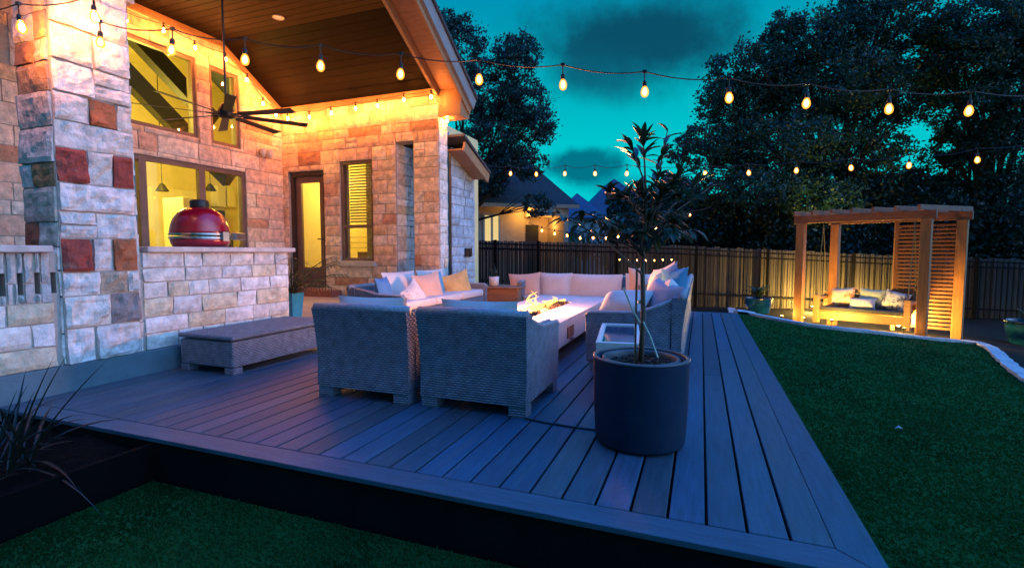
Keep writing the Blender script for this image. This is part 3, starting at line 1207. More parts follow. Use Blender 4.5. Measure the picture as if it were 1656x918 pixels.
for (ya, za, yb, zb) in ((YEV + .08, ZEV + .11, YR, ZR + .26), (YR, ZR + .26, YN - .45, ZEV + .08)):
    vs = [(-9, ya, za), (XO + .12, ya, za), (XO + .12, yb, zb), (-9, yb, zb)]
    up = [(v[0], v[1], v[2] + .06) for v in vs]
    mb.add(vs + up, [(0, 1, 2, 3), (7, 6, 5, 4), (0, 4, 5, 1), (1, 5, 6, 2), (2, 6, 7, 3), (3, 7, 4, 0)])
mb.build('roof', M['roof'], house)
mb = MB()
mb.prism([(YEV - .02, ZEV - .24), (YEV - .02, ZEV - .003), (YEV - .36, ZEV + .205), (YEV - .36, ZEV - .24)], XE + .06, XO - .004, lambda q, t: Vector((t, q[0], q[1])))
mb.build('eave_return', M['soffit'], house)
# gable infill above the flat ceiling
mb = MB()
mb.prism([(YK, ZF + .04), (YK2, ZF + .04), (YR, ZR - .03)], -4.55, -4.45, lambda q, t: Vector((t, q[0], q[1])))
mb.build('gable_infill', M['mortar'], house)
# the wing behind, with a lower eave
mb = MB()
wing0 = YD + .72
ashlar(mb, (-4.42, wing0 - .08, -.4), Y1, Z1, X1, 9.46 - wing0 + .08, 3.4, (), PALSKYLIT, 41, rough=.008)
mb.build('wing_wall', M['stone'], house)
mb = MB()
mb.bb(-6.4, -4.43, wing0 + .002, 9.45, -.5, 3.0)
mb.build('wing_core', M['mortar'], house)
mb = MB()
ez = onX(785, 288, -4.0).z
mb.bar((-4.25, YEV + .15, ez + .42), (-4.25, 9.38, ez + .04), .32, .03)
mb.bar((-4.08, YEV + .15, ez + .47), (-4.08, 9.40, ez + .04), .04, .18)
mb.build('wing_soffit', M['soffit'], house)
mb = MB()
mb.bar((-5.2, YEV + .10, ez + .66), (-5.2, 9.44, ez + .16), 2.32, .05)
mb.build('wing_roof', M['roof'], house)
mb = MB()
mb.bb(-4.40, -4.36, 8.95, 9.08, .95, 1.12)
mb.bb(-4.40, -4.36, 9.10, 9.22, .95, 1.12)
mb.build('utility_box', M['black'], house)
# upper body of the house: blocks the sky behind the gable
mb = MB()
mb.bb(-14, XW - .25, .5, 12, 5.75, 6.0)
mb.bb(-13.2, -13.05, .5, 12, 0, 5.75)
mb.bb(-13.2, -6.4, 11.7, 11.9, 0, 5.75)
mb.build('rear_shell', M['roof'], house)

# stone pillar
PX0, PX1, PY0, PY1 = -4.86, -4.45, 2.28, 2.82
RED = (.30, .055, .040)
RED2 = (.36, .12, .05)
mb = MB()
ashlar(mb, (PX1, PY0, .2), Y1, Z1, X1, PY1 - PY0, 3.7, (), PALPALE[:11], 52, rows=(.16, .27), cols=(.18, .5), rough=.034, depth=.028, cell=.024,
       special=[(.35, 1.93, RED2), (.13, 1.62, RED), (.42, 1.60, RED), (.12, .87, RED), (.46, .88, RED2), (.3, .6, (.45, .36, .26)), (.46, .35, (.25, .22, .21))])
ashlar(mb, (PX0, PY0, .2), X1, Z1, -Y1, PX1 - PX0, 3.7, (), PAL, 53, rows=(.16, .28), cols=(.22, .42), rough=.02, depth=.024, cell=.035,
       special=[(.15, 1.05, (.36, .12, .06)), (.25, 1.45, (.40, .22, .10))])
ashlar(mb, (PX0, PY1, .2), X1, Z1, Y1, PX1 - PX0, 3.7, (), PAL, 54, rows=(.14, .26), cols=(.18, .42), rough=.015, depth=.030)
pil = mb.build('pillar', M['stone'], house)
mb = MB()
mb.bb(PX0, PX1, PY0, PY1, .2, 3.92)
mb.build('pillar_core', M['mortar'], pil)
mb = MB()
mb.bb(PX0 - .04, PX1 + .035, PY0 - .06, PY1 + .05, 3.08, 3.20)
mb.build('pillar_cap', M['trim'], pil)
# recessed ceiling light
lc = onX(450, 28, -6.0)
t = (ZF - H) / (ray(450, 28).z)
lp = Vector((0, 0, H)) + ray(450, 28) * t
mb = MB()
mb.lathe([(.056, -.004), (.085, -.012), (.085, .0), (.058, .0), (.056, -.004)], 20, (lp.x, lp.y, ZF - .001), cap=False)
dl = mb.build('downlight', M['whitepaint'], house)
mb = MB()
mb.lathe([(.055, -.003), (.055, .0)], 16, (lp.x, lp.y, ZF - .001))
mb.build('lens', M['downlight'], dl)

# outdoor kitchen: two stone counters and their concrete plinth
kit = thing('kitchen_counter', (-4.7, 3.6, 0), 'long pale stone kitchen counter right of the pillar, under the red grill', 'counter')
mb = MB()
ashlar(mb, (-4.47, PY1 + .04, .2), Y1, Z1, X1, 4.47 - PY1 - .04, .845, (), PALPALE, 61, rows=(.085, .20), cols=(.2, .5), rough=.014, cell=.035)
ashlar(mb, (-5.15, 4.47, .2), X1, Z1, Y1, .68, .845, (), PALPALE, 62, rows=(.085, .20), cols=(.2, .5), rough=.009)
mb.build('stone_base', M['stone'], kit)
mb = MB()
mb.bb(-5.17, -4.47, PY1 + .01, 4.47, 0.0, 1.045)
mb.build('base_core', M['mortar'], kit)
mb = MB()
mb.bb(-5.25, -4.40, PY1 + .055, 4.53, 1.047, 1.095)
mb.build('countertop', M['slabtop'], kit, bevel=.008)
kit2 = thing('kitchen_counter', (-4.7, 1.6, 0), 'pale stone kitchen counter left of the pillar, with four dark vent slots', 'counter')
slots = [(s - .016, s + .016, .545, .70) for s in (onX(p, 450, -4.47).y - .6 for p in (3, 32, 60, 86))]
mb = MB()
ashlar(mb, (-4.47, .6, .2), Y1, Z1, X1, PY0 - .65, .845, slots, PALPALE, 65, vent=True, rows=(.13, .20), cols=(.2, .5), rough=.014, cell=.035)
mb.build('stone_base', M['stone'], kit2)
mb = MB()
wall_core(mb, (-4.47, .6, 0), Y1, Z1, X1, PY0 - .61, 1.045, [(a, b, c + .2, d + .2) for a, b, c, d in slots], .12)
mb.bb(-5.17, -4.72, .6, PY0 - .01, 0, 1.045)
mb.build('base_core', M['mortar'], kit2)
mb = MB()
mb.bb(-4.70, -4.60, .62, PY0 - .02, .70, 1.0)
mb.build('vent_liner', M['iron'], kit2)
mb = MB()
mb.bb(-5.25, -4.40, .5, PY0 - .065, 1.047, 1.095)
mb.build('countertop', M['slabtop'], kit2, bevel=.008)
mb = MB()
mb.bb(-4.90, -4.425, .6, 4.50, -.3, .199)
struct(mb.build('concrete_plinth', M['concrete'], bevel=.006))

# ------------------------------------------------------------------ things on the counters
kg = thing('kamado_grill', (-4.82, 3.68, 1.096), 'round red ceramic grill with black chimney cap on the stone counter', 'grill')
r0 = .335
prof = [(0.239, 1.096), (0.256, 1.125), (0.267, 1.16), (0.269, 1.195)]
mb = MB()
mb.lathe(prof, 40, (-4.82, 3.68, 0))
mb.build('base', M['red'], kg, smooth=True)
mb = MB()
mb.lathe([(0.271, 1.222), (0.269, 1.26), (0.259, 1.32), (0.236, 1.385), (0.197, 1.44), (0.143, 1.482), (0.075, 1.505)], 40, (-4.82, 3.68, 0))
mb.build('lid', M['red'], kg, smooth=True)
mb = MB()
mb.lathe([(0.272, 1.178), (0.279, 1.180), (0.279, 1.200), (0.272, 1.2025)], 40, (-4.82, 3.68, 0))
mb.lathe([(0.272, 1.2155), (0.279, 1.218), (0.279, 1.236), (0.272, 1.239)], 40, (-4.82, 3.68, 0))
mb.bb(-4.555, -4.515, 3.69, 3.76, 1.16, 1.25)
mb.build('band', M['steelm'], kg)
mb = MB()
mb.lathe([(0.080, 1.498), (0.086, 1.512), (0.086, 1.565), (0.074, 1.578), (0.016, 1.58)], 24, (-4.82, 3.68, 0))
mb.build('chimney_cap', M['black'], kg, bevel=.004)
mb = MB()
mb.tube([(-4.575, 3.80, 1.21), (-4.50, 3.83, 1.21)], .012, 6)
mb.tube([(-4.64, 3.90, 1.21), (-4.60, 3.96, 1.21)], .012, 6)
mb.bar((-4.49, 3.79, 1.21), (-4.60, 4.00, 1.21), .05, .075)
mb.build('handle', M['steelm'], kg, bevel=.006)

gg = thing('gas_grill', (-4.95, 1.75, 1.096), 'dark hooded steel grill at the left edge on the counter', 'grill')
mb = MB()
hp = [(-5.2, 1.10), (-4.62, 1.10), (-4.62, 1.20), (-4.68, 1.32), (-4.80, 1.42), (-4.95, 1.46), (-5.2, 1.46)]
mb.prism(hp, 1.15, 1.985, lambda q, t: Vector((q[0], t, q[1])))
mb.build('hood', M['steeldark'], gg, bevel=.012)
mb = MB()
mb.tube([(-4.62, 1.25, 1.27), (-4.55, 1.25, 1.27), (-4.55, 1.92, 1.27), (-4.62, 1.92, 1.27)], .013, 8)
mb.build('handle', M['steelm'], gg)

# ceiling fan
fc = onX(366, 187, -6.0)
fan = thing('ceiling_fan', (fc.x, fc.y, fc.z), 'black eight-bladed ceiling fan on a long rod', 'fan')
mb = MB()
mb.tube([(fc.x, fc.y, fc.z + .10), (fc.x, fc.y, ZF - .005)], .014, 8)
mb.build('rod', M['black'], fan)
mb = MB()
mb.lathe([(.03, .16), (.07, .13), (.10, .06), (.10, .0), (.08, -.03), (.03, -.04)][::-1], 20, (fc.x, fc.y, fc.z))
mb.build('hub', M['black'], fan, smooth=True)
mb = MB()
mb.lathe([(.07, -.08), (.03, -.01)][::-1], 16, (fc.x, fc.y, ZF - .002))
mb.build('canopy', M['black'], fan)
for k in range(8):
    g = R(45 * k + 8)
    dv = Vector((math.cos(g), math.sin(g), 0))
    nv = Vector((-dv.y, dv.x, 0))
    c0 = Vector((fc.x, fc.y, fc.z + .01))
    mb = MB()
    mb.tube([c0 + dv * .09, c0 + dv * .24], .011, 6)
    vs = []
    for s, zz in ((-1, .012), (1, -.012)):
        for r_, w_ in ((.2, .045), (1.02, .060)):
            for tt in (.004, -.004):
                vs.append(c0 + dv * r_ + nv * (w_ * s) + Vector((0, 0, zz + tt - .004 * r_)))
    mb.add(vs, [(0, 2, 6, 4), (1, 5, 7, 3), (0, 1, 3, 2), (4, 6, 7, 5), (0, 4, 5, 1), (2, 3, 7, 6)])
    mb.build('blade', M['black'], fan)

# security light on the window wall
sl_ = onX(428, 247, XW + .08)
sec = thing('wall_floodlight', (XW, sl_.y, sl_.z), 'small pale twin floodlight on the stone wall below the fan', 'light')
mb = MB()
mb.bb(XW + .03, XW + .07, sl_.y - .07, sl_.y + .07, sl_.z - .05, sl_.z + .05)
mb.build('mount', M['white'], sec, bevel=.01)
for s in (-1, 1):
    mb = MB()
    c0 = Vector((XW + .13, sl_.y + .075 * s, sl_.z))
    mb.lathe([(.03, -.08), (.05, -.03), (.06, .05), (.05, .055)], 14, c0)
    mb.build('lamp_head', M['white'], sec)


# ------------------------------------------------------------------ string lights
def bulb_parts(name_mat):
    prof = [(.010, -.042), (.017, -.048), (.026, -.066), (.031, -.086), (.029, -.104), (.019, -.120), (.004, -.127)]
    mb = MB()
    mb.lathe(prof[::-1], 10)
    bl = mb.build('bulb', M['amber'], smooth=True)
    mb = MB()
    mb.lathe([(.006, -.056), (.014, -.068), (.017, -.086), (.014, -.102), (.004, -.112)][::-1], 8)
    fi = mb.build('filament', name_mat, smooth=True)
    mb = MB()
    mb.lathe([(.006, 0), (.014, -.004), (.017, -.018), (.017, -.044), (.012, -.046)][::-1], 8)
    so = mb.build('socket', M['rubber'])
    return bl, so, fi


BULB, SOCK, FIL = bulb_parts(M['filament'])
_b, _s, FILF = bulb_parts(M['filfar'])
bpy.data.objects.remove(_s)
bpy.data.objects.remove(_b)
_b, _s, FILW = bulb_parts(M['filwall'])
bpy.data.objects.remove(_s)
bpy.data.objects.remove(_b)


def string(label, pts, strong=(), lead=None, tail=None, sag=.05, dropl=.05, far=False, wall=False, scale=1.0, hang=.127, group='string lights'):
    root = thing('string_lights', pts[0] + Vector((0, 0, hang + dropl)), label, 'string lights', group)
    off = root.location
    nodes = [p + Vector((0, 0, (hang - .04) * scale + dropl)) for p in pts]
    path = []
    chain = ([lead] if lead else []) + nodes + ([tail] if tail else [])
    for i in range(len(chain) - 1):
        for k in range(6):
            t = k / 6
            q = chain[i].lerp(chain[i + 1], t)
            q.z -= sag * 4 * t * (1 - t)
            path.append(q)
    path.append(chain[-1])
    mb = MB()
    mb.tube(path, .005, 5)
    for n in nodes:
        mb.tube([n, n - Vector((0, 0, dropl))], .005, 5)
        mb.box(n, (.03, .02, .022))
    mb.build('cord', M['rubber'], root)
    src, sk, fl = BULB, SOCK, (FILW if wall else FILF if far else FIL)
    for ip, p in enumerate(nodes):
        b = src.copy()
        COL.objects.link(b)
        b.parent = root
        b.location = p - Vector((0, 0, dropl)) - off
        b.rotation_euler = (rng.uniform(-.1, .1), rng.uniform(-.1, .1), 0)
        b.scale = (scale,) * 3
        s = sk.copy()
        COL.objects.link(s)
        s.parent = b
        f = (FILW if ip in strong else fl).copy()
        COL.objects.link(f)
        f.parent = b
    return root


A = [(30, 45), (165, 70), (280, 82), (397, 98), (519, 108), (649, 121), (775, 130), (910, 138), (1042, 149), (1178, 159), (1305, 168), (1437, 177), (1568, 180)]
dA = [3.80, 3.76, 3.8, 3.8, 3.85, 3.9, 3.95, 4.0, 4.0, 4.0, 4.0, 4.0, 4.0]
PA_ = [at(x, y, d) for (x, y), d in zip(A, dA)]
PA_[0], PA_[1] = onY(32, 45, 2.08), onX(163, 70, -4.22)
PA_.insert(1, onX(152, 28, -4.24))
string('string of bulbs spanning from the pillar across the sky, nearest and highest', PA_, strong=(0, 1),
       lead=at(-90, 20, 3.8), tail=at(1720, 150, 4.0), sag=.035, dropl=.07, scale=1.0)
B = [(745, 272), (785, 277), (826, 281), (867, 282), (914, 281), (962, 281), (1014, 281), (1140, 281), (1210, 280), (1288, 276), (1375, 272), (1470, 268), (1580, 259)]
dB = [10.4, 10.2, 10.0, 9.8, 9.6, 9.4, 9.1, 8.6, 8.3, 8.0, 7.7, 7.3, 6.9]
string('second string of bulbs, level with the lower eave and crossing the small tree', [at(x, y, d) for (x, y), d in zip(B, dB)],
       lead=at(725, 262, 9.6), tail=at(1760, 215, 6.5), sag=.05, dropl=.06, scale=1.1)
C1 = [onX(x, y, XW + .24) for x, y in ((160, 30), (205, 33), (265, 50), (315, 78), (365, 97), (400, 130), (425, 168), (447, 186))]
C2 = [onY(x, y, YD - .24) for x, y in ((465, 192), (500, 190), (535, 183), (575, 176), (610, 171), (653, 162), (697, 157))] + [onX(724, 196, -4.20)]
string('row of bulbs strung along the stone walls below the patio ceiling', C1 + C2,
       lead=C1[0] + Vector((0, -.8, .1)), sag=.02, dropl=.02, wall=True)
D = [(876, 373), (897, 378), (917, 381), (938, 385), (959, 385), (980, 385), (1000, 383), (1021, 380), (1041, 376), (1061, 370), (1080, 361), (1100, 354), (1116, 348)]
string('small sagging string of bulbs just above the wooden fence', [at(x, y, 13.2) for (x, y) in D],
       lead=at(855, 360, 13.2), tail=at(1150, 335, 13.2), sag=.02, dropl=.02, far=True)
string('short string of bulbs against the dark fence boards behind the sofa', [at(x, y, 13.1) for (x, y) in ((1002, 420), (1016, 421), (1030, 421), (1044, 421), (1058, 421), (1072, 420), (1086, 420))],
       sag=.01, dropl=.01, far=True, scale=.55)
for q in (BULB, SOCK, FIL, FILF, FILW):
    bpy.data.objects.remove(q)


# ------------------------------------------------------------------ wicker seating
def grid_pillow(mb, w, h, t, M4, pinch=.10, nse=0, seed=0, col=None, n=10):
    r = random.Random(seed)
    ph = [r.uniform(0, 6.28) for _ in range(4)]
    vs, fs = [], []
    for side in (1, -1):
        for j in range(n + 1):
            for i in range(n + 1):
                u, v = i / n * 2 - 1, j / n * 2 - 1
                x = w / 2 * u * (1 - pinch * (1 - v * v))
                y = h / 2 * v * (1 - pinch * (1 - u * u))
                z = side * t / 2 * max(0, (1 - abs(u) ** 2.6)) ** .55 * max(0, (1 - abs(v) ** 2.6)) ** .55
                z += nse * t * (math.sin(3 * u + ph[0]) * math.sin(2.5 * v + ph[1])) * (1 - u * u) * (1 - v * v)
                vs.append(M4 @ Vector((x, y, z)))
    W = n + 1
    for s in range(2):
        o = s * W * W
        for j in range(n):
            for i in range(n):
                f = (o + j * W + i, o + j * W + i + 1, o + (j + 1) * W + i + 1, o + (j + 1) * W + i)
                fs.append(f if s == 0 else f[::-1])
    mb.add(vs, fs, col)


def pose(c, face, tilt=0, roll=0, spin=0):
    """pillow local z -> pointing along heading `face` (radians, 0 = +X), leaned back by tilt"""
    n = Vector((math.cos(face) * math.cos(tilt), math.sin(face) * math.cos(tilt), math.sin(tilt)))
    x = Vector((-math.sin(face), math.cos(face), 0))
    y = n.cross(x)
    m = Matrix((x, y, n)).transposed() @ Matrix.Rotation(spin, 3, 'Z')
    return Matrix.Translation(Vector(c)) @ m.to_4x4()


def arm_profile(Dp, lo=.53, hi=.66):
    return [(-Dp / 2, .075), (-Dp / 2 - .01, lo - .03), (-Dp / 2 + .03, lo), (-.02, lo + .01), (.12, lo + .045), (Dp / 2 - .08, hi - .02), (Dp / 2 - .122, hi * .6), (Dp / 2 - .122, .075)]


def seat_unit(name, L, Dp, label, cat, arms=(1, 1), nseat=1, backs=None, group=None, hi=.66, lo=.53, cush='cushion', sh=.415):
    """local frame: width along x, front at -y; root at the origin, to be moved and turned"""
    root = thing(name, (0, 0, 0), label, cat, group)
    at_ = .085
    for s, on in ((-1, arms[0]), (1, arms[1])):
        if not on:
            continue
        mb = MB()
        x0 = s * (L / 2 - at_) if s < 0 else L / 2 - at_
        xa, xb = (-L / 2, -L / 2 + at_) if s < 0 else (L / 2 - at_, L / 2)
        mb.prism(arm_profile(Dp, lo, hi), xa, xb, lambda q, t: Vector((t, q[0], q[1])))
        a = mb.build('arm', M['wicker'], root, bevel=.018)
        mb = MB()
        top = arm_profile(Dp, lo, hi)[1:6]
        for xx in (xa + .012, xb - .012):
            mb.tube([Vector((xx, q[0], q[1] - .004)) for q in top], .015, 6)
        mb.build('braid_edge', M['braid'], a, smooth=True)
    mb = MB()
    x0 = -L / 2 + (at_ + .001 if arms[0] else 0)
    x1 = L / 2 - (at_ + .001 if arms[1] else 0)
    mb = MB()
    bn_ = 9
    full0, full1 = -L / 2, L / 2
    rows_ = [(.0, .075), (.10, .0), (.3, -.008), (.5, -.004), (.7, .008), (.85, .020), (1.0, .034)]
    vs, fs = [], []
    for t, dy in [(0, .0)] + rows_[1:]:
        z_ = .075 + (hi - .012 - .075) * t
        fl = .012 * (t ** 2)                      # the back flares a little towards the top
        for yy in (Dp / 2 - .118, Dp / 2 - .03 + dy):
            for k in range(bn_ + 1):
                xx = (full0 - fl) + (full1 - full0 + 2 * fl) * k / bn_
                vs.append((xx, yy, z_))
    W_ = bn_ + 1
    nr = len(rows_)
    for i in range(nr - 1):
        o = i * 2 * W_
        for k in range(bn_):
            fs.append((o + k, o + k + 1, o + 2 * W_ + k + 1, o + 2 * W_ + k))
            fs.append((o + W_ + k + 1, o + W_ + k, o + 3 * W_ + k, o + 3 * W_ + k + 1))
        fs.append((o + W_, o, o + 2 * W_, o + 3 * W_))
        fs.append((o + bn_, o + W_ + bn_, o + 3 * W_ + bn_, o + 2 * W_ + bn_))
    o = (nr - 1) * 2 * W_
    for k in range(bn_):
        fs.append((o + k, o + k + 1, o + W_ + k + 1, o + W_ + k))
        fs.append((k + 1, k, W_ + k, W_ + k + 1))
    mb.add(vs, fs)
    bk = mb.build('backrest', M['wicker'], root)
    mb = MB()
    mb.tube([(full0 - .012, Dp / 2 - .04, hi - .008), (0, Dp / 2 - .04, hi - .002), (full1 + .012, Dp / 2 - .04, hi - .008)], .032, 8)
    mb.build('braid_edge', M['braid'], bk, smooth=True)
    mb = MB()
    mb.bb(x0, x1, -Dp / 2 + .02, Dp / 2 - .122, .075, sh - .115)
    mb.build('seat_base', M['wicker'], root, bevel=.012)
    for sx in (-1, 1):
        for sy in (-1, 1):
            mb = MB()
            mb.box((sx * (L / 2 - .062), sy * (Dp / 2 - .09) - (.0 if sy < 0 else -.0), .0365), (.12, .11, .073))
            mb.build('foot', M['wicker'], root, bevel=.006)
    wl = (x1 - x0) / nseat
    for i in range(nseat):
        mb = MB()
        mb.bb(x0 + i * wl + .006, x0 + (i + 1) * wl - .006, -Dp / 2 + .02, Dp / 2 - .13, sh - .113, sh)
        mb.build('seat_cushion', M[cush], root, bevel=.035, seg=3, smooth=True)
    for (xc, bw, bh, zc) in (backs or []):
        mb = MB()
        grid_pillow(mb, bw, bh, .20, pose((xc, Dp / 2 - .20, zc), R(-90), R(14)), .05, .05, int(xc * 100) + 7)
        mb.build('back_cushion', M[cush], root, smooth=True)
    return root


def place(o, x, y, rz):
    o.location = (x, y, 0)
    o.rotation_euler = (0, 0, rz)
    return o


ch = seat_unit('wicker_armchair', .76, .80, 'grey wicker armchair seen from behind, second from the left, beside the fire table', 'armchair',
               backs=[(0, .56, .40, .535)], group='wicker armchairs with their backs to the viewer')
place(ch, -1.385, 3.27, R(180))
ch2 = dup(ch, (-2.235, 3.24, 0), R(181))
ch2['label'] = 'grey wicker armchair seen from behind, nearest the stone counter and wicker bench'
# loveseat set on the right, long back sofa, left sofa
rs = seat_unit('wicker_sofa', 4.1, .84, 'long grey wicker sofa right of the fire table, behind the tall planter', 'sofa', nseat=4,
               backs=[(-1.45, .86, .42, .60), (-.5, .86, .42, .60), (.45, .86, .42, .60), (1.35, .8, .42, .60)], lo=.52, hi=.68)
place(rs, -.52, 6.38, R(-90))
bs_ = seat_unit('wicker_sofa', 2.1, .84, 'grey wicker sofa along the fence with pale back cushions', 'sofa', arms=(1, 0), nseat=2, hi=.60, sh=.27)
place(bs_, -2.0, 8.75, 0)
ls = seat_unit('wicker_sofa', 2.6, .84, 'grey wicker sofa in front of the stone house corner', 'sofa', arms=(1, 1), nseat=3,
               backs=[(.55, .84, .42, .56), (-.35, .84, .42, .56)], hi=.60, lo=.50)
place(ls, -3.85, 6.55, R(90))


def pillow(label, mat, c, face, w, h, t=.16, tilt=12, spin=0, group=None, name='throw_pillow', cat='pillow', pinch=.10, nse=.06):
    mb = MB()
    grid_pillow(mb, w, h, t, pose((0, 0, 0), R(face), R(tilt), spin=R(spin)), pinch, nse, int(abs(c[0] * 77 + c[1] * 31)))
    o = mb.build(name, M[mat], smooth=True)
    o.location = c
    return tag(o, label, cat, group)


# back sofa
def bx(px, py, Y):
    p = onY(px, py, Y)
    return (p.x, p.y, p.z)


pillow('wide pale back pillow in the middle of the fence sofa', 'cushion', bx(963, 468, 8.78), -90, .94, .56, .2, 12, name='back_pillow', pinch=.04)
pillow('squarer pale back pillow beside the peach pillow on the fence sofa', 'cushion', bx(898, 466, 8.78), -90, .62, .58, .2, 12, name='back_pillow', pinch=.05)
pillow('pale back pillow at the right end of the fence sofa', 'cushion', bx(1040, 468, 8.78), -90, .62, .56, .2, 12, name='back_pillow', pinch=.05)
pillow('peach square pillow leaning at the left end of the fence sofa', 'peach', bx(849, 466, 8.58), -80, .60, .58, .17, 14, 4)
pillow('upright narrow peach pillow in the sofa corner behind the trunk', 'peach', bx(1029, 456, 8.5), -60, .26, .50, .14, 8)
# right sofa
pillow('large pale rumpled pillow lying over the near arm of the right sofa', 'cushion', (-.66, 4.70, .56), -120, .52, .34, .22, 50, 8, nse=.12)
pillow('mauve grey pillow on the right sofa beside the rumpled pale pillow', 'greyfab', (-.34, 4.74, .62), -140, .48, .36, .18, 25, -10)
pillow('large pale square pillow leaning on the back of the right sofa', 'cushion', (-.40, 5.35, .66), -155, .54, .52, .18, 15, 12)
pillow('blue pillow leaning at the top of the right sofa back', 'bluefab', (-.33, 5.15, .70), -150, .42, .42, .15, 14, 20)
pillow('teal pillow standing on edge by the right sofa back', 'tealfab', (-.24, 5.05, .70), -120, .30, .40, .14, 10, 5)
# left sofa
pillow('blue pillow at the near arm of the left sofa', 'bluefab', onX(621, 472, -3.88), 15, .42, .40, .16, 12)
pillow('pale patterned pillow in front of the white cushion of the left sofa', 'pattern', onX(672, 480, -3.62), -10, .40, .40, .14, 20, 30)
pillow('sand and peach pillow in the middle of the left sofa', 'peach', onX(695, 470, -3.72), -15, .56, .54, .17, 14, 6)
pillow('bright blue pillow tucked behind the peach pillow of the left sofa', 'tealfab', onX(708, 462, -3.92), 10, .46, .46, .15, 10)
pillow('golden yellow pillow at the far end of the left sofa', 'yellow', onX(741, 466, -3.72), -35, .52, .54, .18, 10, 14)

# wicker bench by the counter
bn = thing('wicker_bench', (-4.0, 3.55, 0), 'low grey wicker storage bench with a flat lid against the stone counter', 'bench')
X0, X1_, Y0, Y1_ = -4.32, -3.69, 3.06, 4.28
mb = MB()
mb.bb(X0, X1_, Y0, Y1_, .06, .285)
mb.build('box', M['wicker'], bn, bevel=.018)
mb = MB()
mb.bb(X0 - .012, X1_ + .012, Y0 - .012, Y1_ + .012, .297, .335)
mb.build('lid', M['wicker'], bn, bevel=.016)
for xx in (X0 + .05, X1_ - .05):
    for yy in (Y0 + .05, Y1_ - .05):
        mb = MB()
        mb.box((xx, yy, .03), (.10, .10, .06))
        mb.build('foot', M['wicker'], bn, bevel=.006)

# fire table
ft = thing('fire_table', (-1.7, 5.5, 0), 'long pale concrete fire table with a burning trough between the sofas', 'fire table')
fx0, fx1, fy0, fy1 = -2.20, -1.20, 4.25, 6.95
tx0, tx1, ty0, ty1 = -1.86, -1.56, 4.65, 6.35
mb = MB()
mb.bb(fx0 + .02, fx1 - .012, fy0 + .012, fy1 - .012, .15, .345)
mb.build('body', M['fireconc'], ft, bevel=.006)
mb = MB()
mb.bb(fx0, tx0, fy0, fy1, .347, .40)
mb.bb(tx1, fx1, fy0, fy1, .347, .40)
mb.bb(tx0, tx1, fy0, ty0, .347, .40)
mb.bb(tx0, tx1, ty1, fy1, .347, .40)
mb.build('tabletop', M['fireconc'], ft)
mb = MB()
mb.bb(fx0 + .15, fx1 - .15, fy0 + .15, fy1 - .15, 0, .149)
mb.build('plinth', M['fascia'], ft)
mb = MB()
er = random.Random(8)
for i in range(170):
    p = (er.uniform(tx0 + .03, tx1 - .03), er.uniform(ty0 + .03, ty1 - .03), er.uniform(.365, .40))
    m = Matrix.Rotation(er.uniform(0, 3), 3, 'Z') @ Matrix.Rotation(er.uniform(0, 3), 3, 'X')
    s = er.uniform(.03, .06)
    mb.box(p, (s, s * .8, s * .7), m=m)
mb.build('lava_rocks', M['ember'], ft)
mb = MB()
for dy in (4.72, 4.86):
    mb.bb(fx1 - .010, fx1 - .004, dy, dy + .12, .20, .31)
mb.build('vent_plate', M['brownframe'], ft)
mb = MB()
mb.lathe([(.03, 0), (.03, .02)], 12, (fx1 - .004, 4.85, .175))
mb.build('control_knob', M['steelm'], ft)
fr = random.Random(12)
for i in range(16):
    yy = ty0 + .12 + (ty1 - ty0 - .24) * i / 15
    hgt = fr.uniform(.04, .08) + (.19 if i in (3, 4) else .09 if i in (2, 5) else 0)
    xx = (tx0 + tx1) / 2 + fr.uniform(-.04, .04)
    w = fr.uniform(.012, .024)
    pth = [Vector((xx + fr.uniform(-.02, .02) * k, yy + fr.uniform(-.015, .02) * k, .395 + hgt * k / 5)) for k in range(6)]
    mb = MB()
    mb.tube(pth, [w * q for q in (.7, 1.0, .85, .6, .32, .04)], 8)
    mb.build('flame', M['flame'], ft, smooth=True)
point('flame_glow', ((tx0 + tx1) / 2, 5.25, .50), 300, (1.0, .34, .12), .12, ft)

# corner table with a cup plant
ct = thing('corner_table', (-3.30, 8.5, 0), 'square rust coloured wicker table in the corner between the sofas', 'table')
mb = MB()
mb.bb(-3.62, -2.98, 8.15, 8.8, .05, .40)
mb.build('box', M['rust'], ct, bevel=.015)
mb = MB()
mb.bb(-3.65, -2.95, 8.12, 8.83, .402, .43)
mb.build('tabletop', M['rust'], ct, bevel=.01)
for xx in (-3.57, -3.03):
    for yy in (8.2, 8.75):
        mb = MB()
        mb.box((xx, yy, .025), (.07, .07, .05))
        mb.build('foot', M['rust'], ct)
cc = onY(799, 470, 8.4)
cup = thing('cup_plant', (cc.x, cc.y, .431), 'pointed green plant in a white cup on the corner table', 'potted plant')
mb = MB()
mb.lathe([(.06, .432), (.085, .445), (.092, .60), (.080, .60), (.075, .46), (.01, .455)], 20, (cc.x, cc.y, 0))
mb.build('cup', M['terracotta'], cup, smooth=True)
mb = MB()
for k in range(7):
    g = k * .9
    mb.tube([(cc.x + .03 * math.cos(g), cc.y + .03 * math.sin(g), .55), (cc.x + .05 * math.cos(g), cc.y + .05 * math.sin(g), .66), (cc.x + (.07 if k else .0) * math.cos(g), cc.y + .07 * math.sin(g), .72 + (.13 if k == 0 else .02 * (k % 3)))], [.014, .012, .002], 5)
mb.build('leaves', M['palm'], cup, smooth=True)

# small white side table by the planter
stb = thing('side_table', (-.565, 3.78, 0), 'low pale boxy side table with a dark blue inset top, half hidden by the planter', 'side table')
tm = Matrix.Rotation(R(7.9), 3, 'Z')


def T(x, y, z):
    q = tm @ Vector((x, y, 0))
    return Vector((-.565 + q.x, 3.78 + q.y, z))


